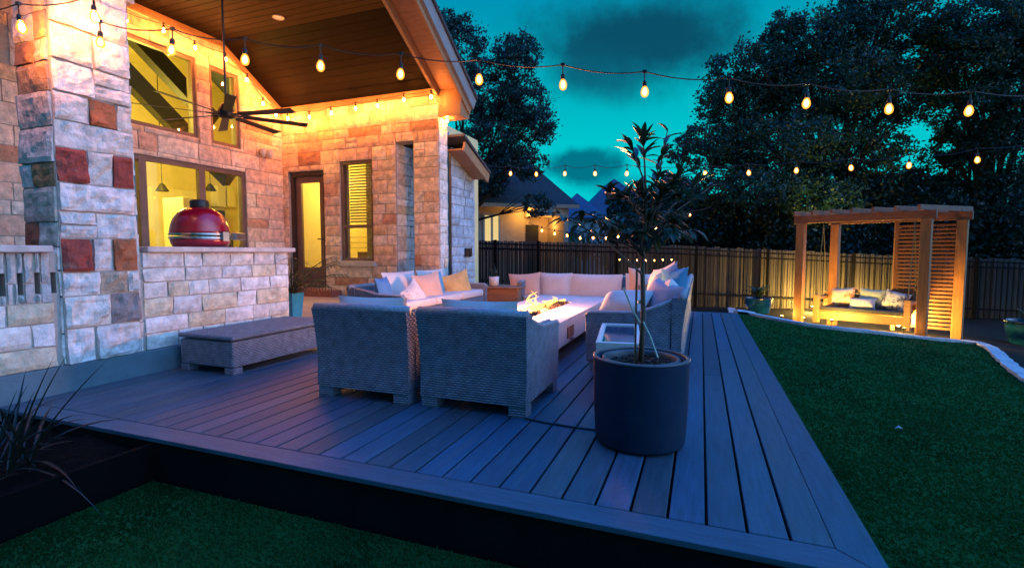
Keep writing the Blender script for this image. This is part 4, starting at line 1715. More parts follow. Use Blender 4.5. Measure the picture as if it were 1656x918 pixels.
mb = MB()
zt_ = .445
ring = []
for hw, hl, z_ in ((.125, .44, .0), (.150, .46, zt_), (.118, .425, zt_), (.112, .42, zt_ - .022)):
    ring.append([T(-hw, -hl, z_), T(hw, -hl, z_), T(hw, hl, z_), T(-hw, hl, z_)])
vs = [v for r_ in ring for v in r_]
fs = [(3, 2, 1, 0)] + [(i * 4 + k, i * 4 + (k + 1) % 4, i * 4 + 4 + (k + 1) % 4, i * 4 + 4 + k) for i in range(3) for k in range(4)] + [(12, 13, 14, 15)]
mb.add(vs, fs)
mb.build('body', M['whitepaint'], stb, bevel=.004)
mb = MB()
mb.add([T(x, y, z_) for z_ in (zt_ - .020, zt_ - .012) for x, y in ((-.110, -.418), (.110, -.418), (.110, .418), (-.110, .418))],
       [(3, 2, 1, 0), (4, 5, 6, 7), (0, 1, 5, 4), (1, 2, 6, 5), (2, 3, 7, 6), (3, 0, 4, 7)])
mb.build('tabletop', M['darkglass'], stb)

# cable across the deck
mb = MB()
cp = [onG(p[0], p[1]) for p in ()]
q0 = [(-1.6, 3.3, .006), (-1.15, 3.0, .006), (-1.0, 2.90, .006), (-.88, 2.875, .006), (-.7, 2.86, .006), (-.55, 2.86, .006), (-.42, 2.95, .006), (-.30, 3.2, .006)]
mb.tube(q0, .006, 6)
tag(mb.build('power_cable', M['rubber']), 'thin black cable lying across the deck from the armchair to the planter', 'cable')


# ------------------------------------------------------------------ leaves and plants
def leaf_quads(g, C, size, n, aspect=.5, droop=0.0, dirs=None):
    d = g.normal(0, 1, (n, 3)) if dirs is None else dirs
    d /= np.linalg.norm(d, axis=1)[:, None] + 1e-9
    d[:, 2] -= droop
    d /= np.linalg.norm(d, axis=1)[:, None] + 1e-9
    u = np.cross(d, g.normal(0, 1, (n, 3)))
    u /= np.linalg.norm(u, axis=1)[:, None] + 1e-9
    s = size * g.uniform(.6, 1.3, n)[:, None]
    v = np.empty((n, 4, 3))
    v[:, 0] = C
    v[:, 1] = C + d * s * .5 + u * s * aspect * .5
    v[:, 2] = C + d * s
    v[:, 3] = C + d * s * .5 - u * s * aspect * .5
    return v.reshape(-1, 3)


def tree(name, base, label, blobs, nleaf, lsize, mat, seed, tr=.18, group=None, trunk_to=None, cat='tree', ncl=None, spread=.10):
    """blobs: (x, y, z, rx, ry, rz) foliage masses; limbs run from the trunk into each"""
    g = np.random.default_rng(seed)
    r = random.Random(seed)
    base = Vector(base)
    root = thing(name, base, label, cat, group)
    fork = Vector(trunk_to) if trunk_to else base + Vector((0, 0, max(1.2, (min(b[2] for b in blobs) - base.z) * .8)))
    mb = MB()
    pts = [base + (fork - base) * t + Vector((r.uniform(-.06, .06), r.uniform(-.06, .06), 0)) * (0 if t in (0, 1) else 1) for t in (0, .25, .5, .75, 1)]
    mb.tube(pts, [tr * 1.35, tr * 1.05, tr * .95, tr * .88, tr * .8], 9)
    mb.build('trunk', M['bark'], root, smooth=True)
    mb = MB()
    leaves = []
    vol = np.array([b[3] * b[4] * b[5] for b in blobs]) ** .75
    vol /= vol.sum()
    for b, share in zip(blobs, vol):
        c = Vector(b[:3])
        mid = fork.lerp(c, .5) + Vector((r.uniform(-.3, .3), r.uniform(-.3, .3), r.uniform(0, .4))) * b[3] * .4
        mb.tube([fork, fork.lerp(mid, .5) + Vector((0, 0, .05)), mid, c], [tr * .55, tr * .42, tr * .3, tr * .14], 6)
        for q in range(4):
            e = c + Vector((r.gauss(0, .5) * b[3], r.gauss(0, .5) * b[4], r.gauss(0, .5) * b[5]))
            mb.tube([mid, mid.lerp(e, .5) + Vector((0, 0, .08 * b[5])), e], [tr * .2, tr * .12, tr * .04], 5)
        n = int(nleaf * share)
        k = ncl or max(8, int(n / 38))
        cc = g.normal(0, 1, (k, 3))
        cc /= np.linalg.norm(cc, axis=1)[:, None]
        cc *= (g.uniform(.15, 1, (k, 1)) ** .45)
        cc = cc * np.array(b[3:6]) + np.array(b[:3])
        idx = g.integers(0, k, n)
        sp = spread * (b[3] + b[5]) + .05
        P = cc[idx] + g.normal(0, 1, (n, 3)) * sp * g.uniform(.3, 1.0, (k, 1))[idx] * np.array([1, 1, .6])
        leaves.append(leaf_quads(g, P, lsize, n, .55))
    mb.build('limbs', M['bark'], root, smooth=True)
    V = np.concatenate(leaves) - np.array(base)
    fast_mesh('crown', V, 4, M[mat], root)
    return root


def blob(px, py, d, wpx, hpx, dep=None):
    c = at(px, py, d)
    k = d / 806
    return (c.x, c.y, c.z, wpx * k / 2, (dep or wpx * k / 2), hpx * k / 2)


def gz(v):
    return (v.x, v.y, ground_z(v.x, v.y) - .05)


# the oak behind the house
tree('oak_tree', gz(at(752, 430, 19)), 'loose leafy oak rising behind the stone house, above the lit neighbour house',
     [blob(745, 75, 19, 90, 90), blob(720, 45, 19, 50, 70), blob(830, 95, 19, 95, 60), blob(848, 70, 19, 40, 30), blob(785, 150, 19.5, 130, 90), blob(850, 170, 19, 90, 80),
      blob(870, 205, 18.5, 70, 60), blob(800, 225, 19, 120, 80), blob(780, 290, 19, 90, 70), blob(845, 265, 18.5, 80, 60), blob(870, 330, 17.5, 60, 40)],
     40000, .115, 'oak', 101, .12, spread=.05)
# the big oak over the pergola and its neighbours
tree('oak_tree', gz(at(1340, 430, 18)), 'broad dark oak filling the sky above the pergola',
     [blob(1420, 40, 18, 170, 120), blob(1300, 70, 18, 140, 90), blob(1270, 45, 18, 60, 50), blob(1210, 120, 18, 130, 90), blob(1185, 170, 18, 120, 90),
      blob(1330, 150, 18, 220, 120), blob(1440, 150, 18.5, 170, 110), blob(1140, 240, 17.5, 120, 70), blob(1250, 240, 17.5, 200, 110), blob(1380, 250, 18, 160, 90),
      blob(1200, 310, 17, 180, 90), blob(1310, 320, 17, 150, 80), blob(1470, 300, 18, 120, 60), blob(1395, 10, 18, 60, 60)],
     120000, .12, 'oakdark', 102, .26, spread=.05)
tree('oak_tree', gz(at(1590, 430, 16.5)), 'tall dark tree at the right edge beyond the pergola',
     [blob(1600, 40, 16.5, 150, 130), blob(1560, 100, 16.5, 120, 100), blob(1650, 150, 16.5, 130, 160), blob(1580, 180, 16.5, 120, 100), blob(1620, 260, 16.5, 140, 120),
      blob(1530, 60, 17, 90, 60), blob(1700, 60, 16.5, 140, 160), blob(1545, 240, 17, 100, 50), blob(1640, 340, 16, 150, 110)],
     75000, .11, 'oakdark', 103, .24, spread=.05)
# shrubs and low trees that close the view behind the fence
for (px, d, w, h0, h1, lab, sd) in (
        (1045, 18.5, 150, 330, 420, 'dark rounded shrub behind the fence, right of the blue-roofed house', 111),
        (1150, 18, 150, 320, 420, 'dark shrub behind the fence, lit yellow by the low string of bulbs', 112),
        (1262, 17, 170, 330, 430, 'dark dense shrub behind the fence, left of the pergola', 113),
        (1400, 17.5, 190, 300, 440, 'tall dark hedge shrub seen through the open pergola', 114),
        (1545, 16.2, 170, 320, 450, 'dark hedge shrub behind the slat screen of the pergola', 115),
        (1660, 15.5, 150, 380, 520, 'dark hedge shrub at the right edge behind the large teal pot', 116)):
    c = at(px, (h0 + h1) / 2, d)
    tree('shrub', gz(at(px, 430, d)), lab,
         [blob(px, (h0 + h1) / 2, d, w, (h1 - h0) * 1.05, 1.4), blob(px - w * .25, h1 - 8, d - .4, w * .7, 60, 1.0), blob(px + w * .25, h1 - 5, d - .4, w * .7, 70, 1.0), blob(px, h1 + 45, d - .3, w * .95, 90, 1.2)],
         9000, .16, 'shrub', sd, .06, cat='shrub', group='shrubs closing the view behind the fence', spread=.12)


# the far wood that closes the view: one mass of foliage
def woodland():
    g = np.random.default_rng(140)
    n = 70000
    px = g.uniform(985, 1900, n)
    d = g.uniform(22, 27, n)
    top = 325 + 28 * np.sin(px / 61) + 18 * np.sin(px / 23 + 1) - np.clip((px - 1350) / 10, 0, 40)
    py = top + (1 - g.uniform(0, 1, n) ** 1.2) * (470 - top)
    P = np.array([at(a_, b_, c_)[:] for a_, b_, c_ in zip(px, py, d)])
    V = leaf_quads(g, P, .30, n, .6)
    o = fast_mesh('woodland', V, 4, M['shrub'])
    tag(o, 'dark wood of trees far behind the fence, seen as one mass', 'woodland', kind='stuff')


woodland()


# the small tree in the tall planter
PC = Vector((-.30, 2.80, 0))
pl = thing('planter', PC, 'tall round charcoal planter with a double rim on the deck', 'planter')
mb = MB()
mb.lathe([(.225, .005), (.242, .02), (.252, .2), (.257, .45), (.257, .468), (.222, .468), (.218, .40), (.01, .40)], 56, PC)
mb.build('pot', M['pot'], pl, smooth=True, bevel=.006)
mb = MB()
mb.lathe([(.240, .469), (.258, .4685), (.260, .474), (.257, .480), (.242, .480), (.239, .475), (.240, .469)], 56, PC, cap=False)
mb.lathe([(.190, .42), (.208, .42), (.212, .462), (.208, .472), (.194, .472), (.190, .462), (.190, .42)], 56, PC, cap=False)
mb.build('rim', M['potrim'], pl, smooth=True)
mb = MB()
sr = random.Random(4)
mb.lathe([(.19, .41), (.19, .43), (.01, .436)], 30, PC)
for i in range(160):
    a_, r_ = sr.uniform(0, 6.28), .18 * math.sqrt(sr.random())
    m = Matrix.Rotation(sr.uniform(0, 3), 3, 'Z') @ Matrix.Rotation(sr.uniform(-.5, .5), 3, 'X')
    mb.box(PC + Vector((r_ * math.cos(a_), r_ * math.sin(a_), .437 + sr.uniform(0, .008))), (sr.uniform(.015, .04), sr.uniform(.008, .015), .008), m=m)
mb.build('soil', M['soil'], pl)


def blade_leaf(mb, p, d, L, w, droop, up=Vector((0, 0, 1)), n=4, fold=.25):
    """a narrow leaf with a folded midrib, arching under its own weight"""
    d = d.normalized()
    side = d.cross(up)
    if side.length < .1:
        side = Vector((1, 0, 0))
    side.normalize()
    vs, fs = [], []
    q = Vector(p)
    for i in range(n + 1):
        t = i / n
        ww = w * math.sin(math.pi * min(1, .12 + t * .88)) * (1 if t < 1 else 0)
        nrm = side.cross(d).normalized()
        vs += [q - side * ww / 2 + nrm * ww * fold, q, q + side * ww / 2 + nrm * ww * fold]
        d = (d + Vector((0, 0, -droop / n))).normalized()
        q = q + d * (L / n)
    for i in range(n):
        o = i * 3
        fs += [(o, o + 1, o + 4, o + 3), (o + 1, o + 2, o + 5, o + 4)]
    mb.add(vs, fs)


tr_ = thing('young_tree', PC + Vector((0, 0, .436)), 'slim staked young tree with long drooping leaves growing in the charcoal planter', 'tree')
r = random.Random(21)
top = at(1045, 330, 2.70)
b0 = PC + Vector((0, 0, .43))
mb = MB()
tp = [b0, b0.lerp(top, .3) + Vector((.006, 0, 0)), b0.lerp(top, .6) + Vector((-.008, .004, 0)), top]
mb.tube(tp, [.017, .014, .012, .009], 8)
mb.build('trunk', M['stem'], tr_, smooth=True)
lb = MB()
lf = MB()
tips = []
for (px, py, d, k, dense) in ((1080, 208, 2.75, .24, 8), (1040, 225, 2.7, .2, 16), (1022, 240, 2.68, .2, 10), (1065, 262, 2.75, .2, 12), (1100, 285, 2.8, .2, 20), (1125, 300, 2.85, .2, 20), (1150, 302, 2.9, .2, 7), (1110, 320, 2.62, .2, 18),
                              (1075, 310, 2.6, .2, 22), (1035, 310, 2.7, .2, 18), (1005, 318, 2.6, .2, 16), (1050, 345, 2.75, .2, 22), (1095, 345, 2.8, .2, 22), (1085, 370, 2.6, .2, 14), (1000, 350, 2.75, .2, 12),
                              (945, 342, 2.55, .2, 12), (970, 360, 2.7, .2, 14), (912, 350, 2.5, .2, 9), (1025, 372, 2.6, .2, 14), (1118, 372, 2.8, .18, 8), (980, 310, 2.7, .18, 8), (1060, 385, 2.7, .16, 8), (925, 372, 2.6, .2, 6)):
    e = at(px, py, d)
    s = b0.lerp(top, r.uniform(.72, 1.0) if py < 330 else r.uniform(.55, .8))
    mid = s.lerp(e, .5) + Vector((r.uniform(-.02, .02), r.uniform(-.02, .02), .03))
    lb.tube([s, mid, e], [.007, .005, .003], 5)
    gd = (e - mid).normalized()
    for q in range(int(dense * 1.25)):
        t = r.uniform(.62, 1.08)
        p = (mid.lerp(e, (t - .5) * 2) if t > .5 else s.lerp(mid, t * 2))
        a_ = r.uniform(0, 6.28)
        low = py > 330
        dv = gd * .55 + Vector((math.cos(a_), math.sin(a_), r.uniform(-.1, .95) if not low else r.uniform(-.5, .35)))
        blade_leaf(lf, p, dv, r.uniform(.065, .135), r.uniform(.022, .040), r.uniform(.1, .7) + (.6 if low else 0))
lb.build('branches', M['stem'], tr_, smooth=True)
lf.build('crown', M['lemon'], tr_, smooth=True)
mb = MB()
k0 = at(1033, 565, 2.75)
mb.tube([(PC.x - .03, PC.y, .43), (PC.x - .028, PC.y, .98)], .006, 6)
mb.build('stake', M['cane'], tr_)
mb = MB()
mb.tube([at(1008, 465, 2.66), at(1022, 500, 2.66), at(1035, 522, 2.68)], .005, 5)
mb.tube([at(1040, 520, 2.68), at(1052, 545, 2.66), at(1064, 578, 2.62)], .005, 5)
mb.lathe([(.022, -.01), (.022, .01)], 10, at(1038, 488, 2.74))
mb.build('tie', M['strap'], tr_)


def fan_plant(name, base, label, n, L, w, mat, seed, up=.6, droop=1.0, zfrac=0.0, cat='plant', group=None, rise=.0):
    root = thing(name, base, label, cat, group)
    r = random.Random(seed)
    for q in range(n):
        a_ = q * 2.4 + r.uniform(-.3, .3)
        e = r.uniform(.25, 1.0) * up * 2
        mb = MB()
        blade_leaf(mb, Vector(base) + Vector((r.uniform(-.05, .05), r.uniform(-.05, .05), rise * r.random())), Vector((math.cos(a_), math.sin(a_), e)), L * r.uniform(.6, 1.1), w * r.uniform(.7, 1.2), droop * r.uniform(.4, 1.2), n=7)
        mb.build('leaf', M[mat], root, smooth=True)
    return root


# palm in a tall blue pot by the counter end
pp = Vector((-4.80, 4.86, .2))
bp_ = thing('tall_pot', pp, 'tall square blue glazed pot on the patio at the counter end', 'plant pot')
mb = MB()
vs = []
for z_, h_ in ((0, .085), (.34, .115)):
    pass
mb.add([pp + Vector((sx * s_, sy * s_, z_)) for z_, s_ in ((0, .075), (.34, .10)) for sx, sy in ((-1, -1), (1, -1), (1, 1), (-1, 1))],
       [(3, 2, 1, 0), (0, 1, 5, 4), (1, 2, 6, 5), (2, 3, 7, 6), (3, 0, 4, 7)])
mb.add([pp + Vector((sx * .085, sy * .085, .315)) for sx, sy in ((-1, -1), (1, -1), (1, 1), (-1, 1))], [(0, 1, 2, 3)])
mb.build('pot', M['tealp'], bp_, bevel=0)
pal = thing('palm', pp + Vector((0, 0, .31)), 'small dark palm with arching fronds in the tall blue pot', 'palm')
r = random.Random(31)
for q in range(20):
    a_ = q * 2.4
    e = r.uniform(.8, 3.0)
    d = Vector((math.cos(a_), math.sin(a_), e)).normalized()
    p = pp + Vector((0, 0, .30))
    rib = [p]
    for k in range(8):
        d = (d + Vector((math.cos(a_) * .05, math.sin(a_) * .05, -.11))).normalized()
        rib.append(rib[-1] + d * r.uniform(.075, .11))
    mb = MB()
    mb.tube(rib, [.005] * 8 + [.002], 4)
    for k in range(2, 9):
        for s in (-1, 1):
            sd = (rib[k] - rib[k - 1]).normalized()
            side = sd.cross(Vector((0, 0, 1))).normalized() * s
            for hh in (0, .5):
                blade_leaf(mb, rib[k - 1].lerp(rib[k], hh), side * .8 + sd * .7, .16 * r.uniform(.7, 1.1), .014, .7, n=3)
    mb.build('frond', M['palm'], pal, smooth=True)
# strappy plants: behind the counter and in the front bed
fan_plant('strappy_plant', (-5.6, 4.75, .98), 'short spiky plant peeking over the far end of the kitchen counter', 14, .26, .022, 'palm', 41, .9, .5)
mb = MB()
mb.lathe([(.12, .2), (.16, .3), (.17, .93), (.15, .97), (.02, .975)], 20, (-5.6, 4.75, 0))
tag(mb.build('tall_pot', M['pot'], smooth=True), 'dark round pot behind the kitchen counter, holding the short spiky plant', 'plant pot')

fp = thing('spiky_plant', (-3.28, 1.40, -.07), 'dark spiky grass plant with arching leaves in the front mulch bed', 'plant')
r = random.Random(51)
for q in range(46):
    a_ = r.uniform(0, 6.28)
    mb = MB()
    tall = q % 5 == 0
    blade_leaf(mb, Vector((-3.28 + r.uniform(-.1, .1), 1.40 + r.uniform(-.1, .1), -.07)), Vector((math.cos(a_), math.sin(a_), r.uniform(1.6, 4) if tall else r.uniform(.25, 1.5))), r.uniform(.4, .75), r.uniform(.012, .022), r.uniform(.2, .6) if tall else r.uniform(.6, 1.3), n=8, fold=.35)
    mb.build('leaf', M['spike'], fp, smooth=True)


# glazed teal pots by the lawn
def teal_pot(c, rt, h, label):
    root = thing('teal_pot', c, label, 'plant pot', 'glazed teal pots round the lawn')
    mb = MB()
    mb.lathe([(rt * .70, 0), (rt * .78, .02), (rt * .95, h * .6), (rt, h * .9), (rt * 1.04, h * .93), (rt * 1.04, h), (rt * .93, h), (rt * .9, h * .85), (.01, h * .84)], 36, c)
    mb.build('pot', M['teal'], root, smooth=False, bevel=.006)
    mb = MB()
    mb.lathe([(rt * .9, h * .845), (rt * .88, h * .87), (.01, h * .9)], 24, c)
    mb.build('soil', M['soil'], root)
    return root


p1 = onG(1227, 508)
p1 = p1 + Vector((.02, .38, 0))
p1.z = ground_z(p1.x, p1.y) - .02
teal_pot(p1, .33, .40, 'teal glazed pot lit from the right, in front of the fence by the deck end')
p2 = onG(1652, 556) + Vector((.25, .25, 0))
p2.z = ground_z(p2.x, p2.y) - .02
teal_pot(p2, .38, .46, 'teal glazed pot at the right edge behind the stone edging')
fan_plant('potted_shrub', p1 + Vector((0, 0, .36)), 'dark leafy shrub growing in the teal pot by the deck end', 34, .42, .06, 'palm', 61, 1.2, .9, rise=.15)
fan_plant('potted_shrub', p2 + Vector((0, 0, .42)), 'dark leafy shrub growing in the teal pot at the right edge', 30, .4, .06, 'palm', 62, 1.2, .9, rise=.1)

# ------------------------------------------------------------------ fences
fpts = [at(765, 388, 15), at(1100, 397, 14.4), at(1400, 411, 13.8), at(1700, 421, 13.0)]


def fence_pt(s):                               # s in metres along the line
    for i in range(len(fpts) - 1):
        a, b = fpts[i], fpts[i + 1]
        L = (b.xy - a.xy).length
        if s <= L or i == len(fpts) - 2:
            return a.lerp(b, s / L), Vector((b.x - a.x, b.y - a.y, 0)).normalized()
        s -= L


FL = sum((fpts[i + 1].xy - fpts[i].xy).length for i in range(3))
wf = thing('wooden_fence', fpts[0] * 1.0, 'weathered vertical board fence across the back of the garden', 'fence')
wf.location.z = ground_z(fpts[0].x, fpts[0].y)
mb = MB()
s = 0
r = random.Random(71)
while s < FL:
    w = r.uniform(.085, .145)
    p, t = fence_pt(s + w / 2)
    n = Vector((-t.y, t.x, 0))
    zt = p.z + r.uniform(-.02, .02)
    zb = ground_z(p.x, p.y) - .05
    k = r.uniform(.6, 1.25)
    c = (.068 * k, .058 * k * r.uniform(.95, 1.05), .050 * k)
    off = n * (.012 if r.random() < .5 else -.006)
    m = Matrix((t, n, Vector((0, 0, 1)))).transposed()
    mb.box(Vector((p.x, p.y, (zt + zb) / 2)) + off, (w - .012, .018, zt - zb), c, m=m)
    s += w
mb.build('pickets', M['picket'], wf)
mb = MB()
for dz in (-.25, -1.2):
    for i in range(3):
        a, b = fpts[i], fpts[i + 1]
        n = Vector((-(b - a).y, (b - a).x, 0)).normalized() * .06
        mb.bar(a + n + Vector((0, 0, dz)), b + n + Vector((0, 0, dz)), .04, .09)
mb.build('rail', M['earth'], wf)
inf = thing('iron_fence', fpts[0] + Vector((0, -.3, 0)), 'black iron fence standing in front of the wooden boards', 'fence')
inf.location.z = ground_z(fpts[0].x, fpts[0].y)


def iron_pt(s):
    p, t = fence_pt(s)
    return p - Vector((-t.y, t.x, 0)) * .16, t


for dz in (-.10, -.24, -1.35):
    mb = MB()
    for i in range(36):
        a, _ = iron_pt(FL * i / 36)
        b, _ = iron_pt(FL * (i + 1) / 36)
        mb.bar(a + Vector((0, 0, dz)), b + Vector((0, 0, dz)), .03, .04)
    mb.build('rail', M['iron'], inf)
mb = MB()
s = .05
while s < FL:
    p, t = iron_pt(s)
    mb.bar((p.x, p.y, ground_z(p.x, p.y)), (p.x, p.y, p.z - .06), .014, .014)
    s += .125
mb.build('bars', M['iron'], inf)
for px in (800, 871, 998, 1127, 1243, 1380, 1460, 1580):
    best = min((abs(0) + abs(proj_x - px), s_) for s_, proj_x in ((s_, None) for s_ in ()) ) if False else None
    # nearest station along the line to this bearing
    v = ray(px, 407)
    bs__, bd = 0, 9e9
    for q in range(400):
        p, t = iron_pt(FL * q / 399)
        c = abs(v.x * p.y - v.y * p.x)
        if c < bd:
            bd, bs__ = c, FL * q / 399
    p, t = iron_pt(bs__)
    mb = MB()
    mb.bar((p.x, p.y, ground_z(p.x, p.y) - .05), (p.x, p.y, p.z + .02), .075, .075)
    mb.build('post', M['iron'], inf)

# ------------------------------------------------------------------ pergola and porch swing
PA, PB, PCc, PD = Vector((1.90, 11.63, 0)), Vector((2.63, 12.23, 0)), Vector((3.64, 10.65, 0)), Vector((4.37, 11.25, 0))
for p in (PA, PB, PCc, PD):
    p.z = ground_z(p.x, p.y) - .02
pg = thing('pergola', (PA + PD) / 2, 'open cedar pergola with a slat screen on its right, lit from the ground', 'pergola')
ZT = 1.62
rzp = math.atan2(PCc.y - PA.y, PCc.x - PA.x)
ux = Vector((math.cos(rzp), math.sin(rzp), 0))
uy = (PB - PA)
uy = Vector((uy.x, uy.y, 0)).normalized()
for p in (PA, PB, PCc, PD):
    mb = MB()
    mb.bar((p.x, p.y, p.z), (p.x, p.y, ZT), .15, .15, up=ux)
    po = mb.build('post', M['cedar'], pg, bevel=.006)
for a, b in ((PA, PCc), (PB, PD)):
    mb = MB()
    a1 = Vector((a.x, a.y, ZT + .075)) - ux * .13
    b1 = Vector((b.x, b.y, ZT + .075)) + ux * .13
    mb.bar(a1, b1, .09, .148)
    mb.build('beam', M['cedarx'], pg, bevel=.005)
for k in range(7):
    t = k / 6
    a = Vector((PA.x, PA.y, ZT + .195)).lerp(Vector((PCc.x, PCc.y, ZT + .195)), t) - uy * .22
    b = Vector((PB.x, PB.y, ZT + .195)).lerp(Vector((PD.x, PD.y, ZT + .195)), t) + uy * .22
    mb = MB()
    mb.bar(a, b, .045, .09)
    mb.build('rafter', M['cedarx'], pg, bevel=.003)
# screen between the right posts
mb = MB()
sa, sb = PCc + uy * .10, PD - uy * .09
sa = PB + (PD - PB) * .52
sb = PD - ux * .09
z = PD.z + .16
while z < ZT - .05:
    mb.bar((sa.x, sa.y, z), (sb.x, sb.y, z), .02, .045)
    z += .073
mb.build('slat_screen', M['cedarx'], pg)
mb = MB()
mb.bar((sa.x, sa.y, ground_z(sa.x, sa.y)), (sa.x, sa.y, ZT), .06, .06)
mb.build('screen_post', M['cedar'], pg)

sw0 = (PA + PB + PCc + PD) / 4
ang = rzp
swl = Matrix.Rotation(ang, 3, 'Z')
org = PA.lerp(PCc, .42) + uy * .35
zs = org.z + .03


def S(x, y, z):
    q = swl @ Vector((x, y, 0))
    return Vector((org.x + q.x, org.y + q.y, zs + z))


sw = thing('porch_swing', Vector((org.x, org.y, zs)), 'wide wooden hanging bench under the pergola, with cushions', 'swing')
SWL, SWD = 1.42, .62


def swbox(mb, x0, x1, y0, y1, z0, z1):
    mb.box(S((x0 + x1) / 2, (y0 + y1) / 2, (z0 + z1) / 2), (x1 - x0, y1 - y0, z1 - z0), m=swl)


mb = MB()
swbox(mb, -SWL / 2, SWL / 2, 0, .045, .08, .24)
swbox(mb, -SWL / 2, SWL / 2, SWD - .05, SWD, .08, .24)
for k in range(6):
    swbox(mb, -SWL / 2, SWL / 2, .05 + k * .095, .05 + k * .095 + .08, .24, .262)
mb.build('seat', M['wood'], sw, bevel=.004)
mb = MB()
for k in range(4):
    swbox(mb, -SWL / 2, SWL / 2, SWD - .03, SWD - .005, .30 + k * .10, .38 + k * .10)
mb.build('backrest', M['wood'], sw, bevel=.004)
for sx in (-1, 1):
    mb = MB()
    xx = sx * (SWL / 2 + .045)
    swbox(mb, xx - .05, xx + .05, -.02, .08, .0, .56)
    swbox(mb, xx - .04, xx + .04, SWD - .08, SWD, .06, .62)
    swbox(mb, xx - .05, xx + .05, .081, SWD - .081, .47, .53)
    mb.build('arm', M['wood'], sw, bevel=.004)
    mb = MB()
    for yy in (.03, SWD - .04):
        mb.tube([S(xx, yy, .55), S(xx, .25, ZT - zs)], .008, 6)
    mb.build('rope', M['cane'], sw)
mb = MB()
swbox(mb, -SWL / 2 + .01, SWL / 2 - .01, .03, SWD - .04, .264, .33)
mb.build('seat_pad', M['darkseat'], sw, bevel=.02, seg=3)
fc_ = math.degrees(ang) - 90
for (x, y, z, w, h, mt, lab, sp) in ((-.40, .42, .52, .44, .40, 'floral2', 'white pillow with an orange blotch at the left of the porch swing', 6),
                                     (.08, .46, .53, .46, .38, 'sage', 'sage green pillow at the back of the porch swing', -3),
                                     (.48, .40, .50, .42, .40, 'floral', 'white pillow with dark leaf print at the right of the porch swing', -14),
                                     (-.02, .28, .42, .46, .26, 'pattern', 'flat pale patterned pillow lying in front on the porch swing', 4)):
    q = S(x, y, z)
    pillow(lab, mt, q, fc_, w, h, .15, 20 if h > .3 else 38, sp, group='pillows on the porch swing')


# garden uplights
def uplight(c, aim, power, label, spot=120, col=(1.0, .60, .11)):
    c = Vector(c)
    c.z = ground_z(c.x, c.y)
    root = thing('garden_uplight', c, label, 'uplight', 'small uplights among the planting')
    mb = MB()
    mb.tube([c, c + Vector((0, 0, .07))], .008, 6)
    mb.lathe([(.02, .07), (.034, .075), (.036, .11), (.030, .112), (.030, .10), (.01, .099)], 14, c)
    mb.build('housing', M['black'], root)
    mb = MB()
    mb.lathe([(.027, .1005), (.027, .102)], 14, c)
    mb.build('lens', M['lampface'], root)
    point('uplight_lamp', c + Vector((0, 0, .135)), power, col, .03, root)
    return root


uplight(PA - ux * .20 - uy * .17, None, 50, 'small uplight between the teal pot and the left pergola post')
uplight(at(1316, 430, 13.25), None, 380, 'small uplight behind the left front pergola post')
uplight(S(-.30, -.50, 0), None, 130, 'small uplight in front of the porch swing')
uplight(PCc - ux * .18 - uy * .12, None, 14, 'small uplight left of the dark front pergola post')
uplight(PD - ux * .62 - uy * .42, None, 420, 'small uplight below the slat screen of the pergola')
uplight(at(1412, 430, 13.1), None, 240, 'small uplight at the fence foot seen through the pergola')
uplight(PB - ux * .25 - uy * .45, None, 80, 'small uplight behind the porch swing, before the rear left post')
tq = at(1342, 402, 14.0)  # spotlight added to brighten the lower oak crown
tu = thing('added_spotlight', tq, 'small black spotlight added on the fence top to light the broad oak', 'added_spotlight')
mb = MB()
mb.lathe([(.03, -.10), (.03, -.02), (.045, .0), (.045, .07), (.038, .072), (.038, .05), (.01, .049)], 14, tq)
mb.build('housing', M['black'], tu)
mb = MB()
mb.lathe([(.036, .051), (.036, .053)], 14, tq)
mb.build('lens', M['lampface'], tu)
point('added_oak_lamp', tq + Vector((0, 0, .12)), 420, (1, .68, .18), .04, tu, 62, at(1335, 265, 17.2))
pu = Vector((-4.62, 5.30, .2))  # bright round spot on the slab, built as a glowing disc
mb = MB()
mb.lathe([(.045, .201), (.045, .207), (.03, .210), (.01, .211)], 16, (pu.x, pu.y, 0))
tag(mb.build('floor_glow_disc', M['lampface']), 'small glowing round disc on the patio floor beside the wicker bench', 'floor light')

# ------------------------------------------------------------------ neighbour houses
nA = thing('neighbour_house', at(830, 400, 20.5), 'lit neighbouring house with a dark hipped roof behind the fence', 'house', 'houses behind the fence')
a0, a1 = at(775, 400, 19.6), at(893, 400, 20.8)
tv = Vector((a1.x - a0.x, a1.y - a0.y, 0)).normalized()
nv = Vector((-tv.y, tv.x, 0))
LA = (a1.xy - a0.xy).length
zt = at(830, 332, 20).z
mA = Matrix((tv, nv, Vector((0, 0, 1)))).transposed()


def nb(mb, x0, x1, y0, y1, z0, z1):
    c = Vector((a0.x, a0.y, 0)) + tv * ((x0 + x1) / 2) + nv * ((y0 + y1) / 2)
    mb.box((c.x, c.y, (z0 + z1) / 2), (x1 - x0, y1 - y0, z1 - z0), m=mA)


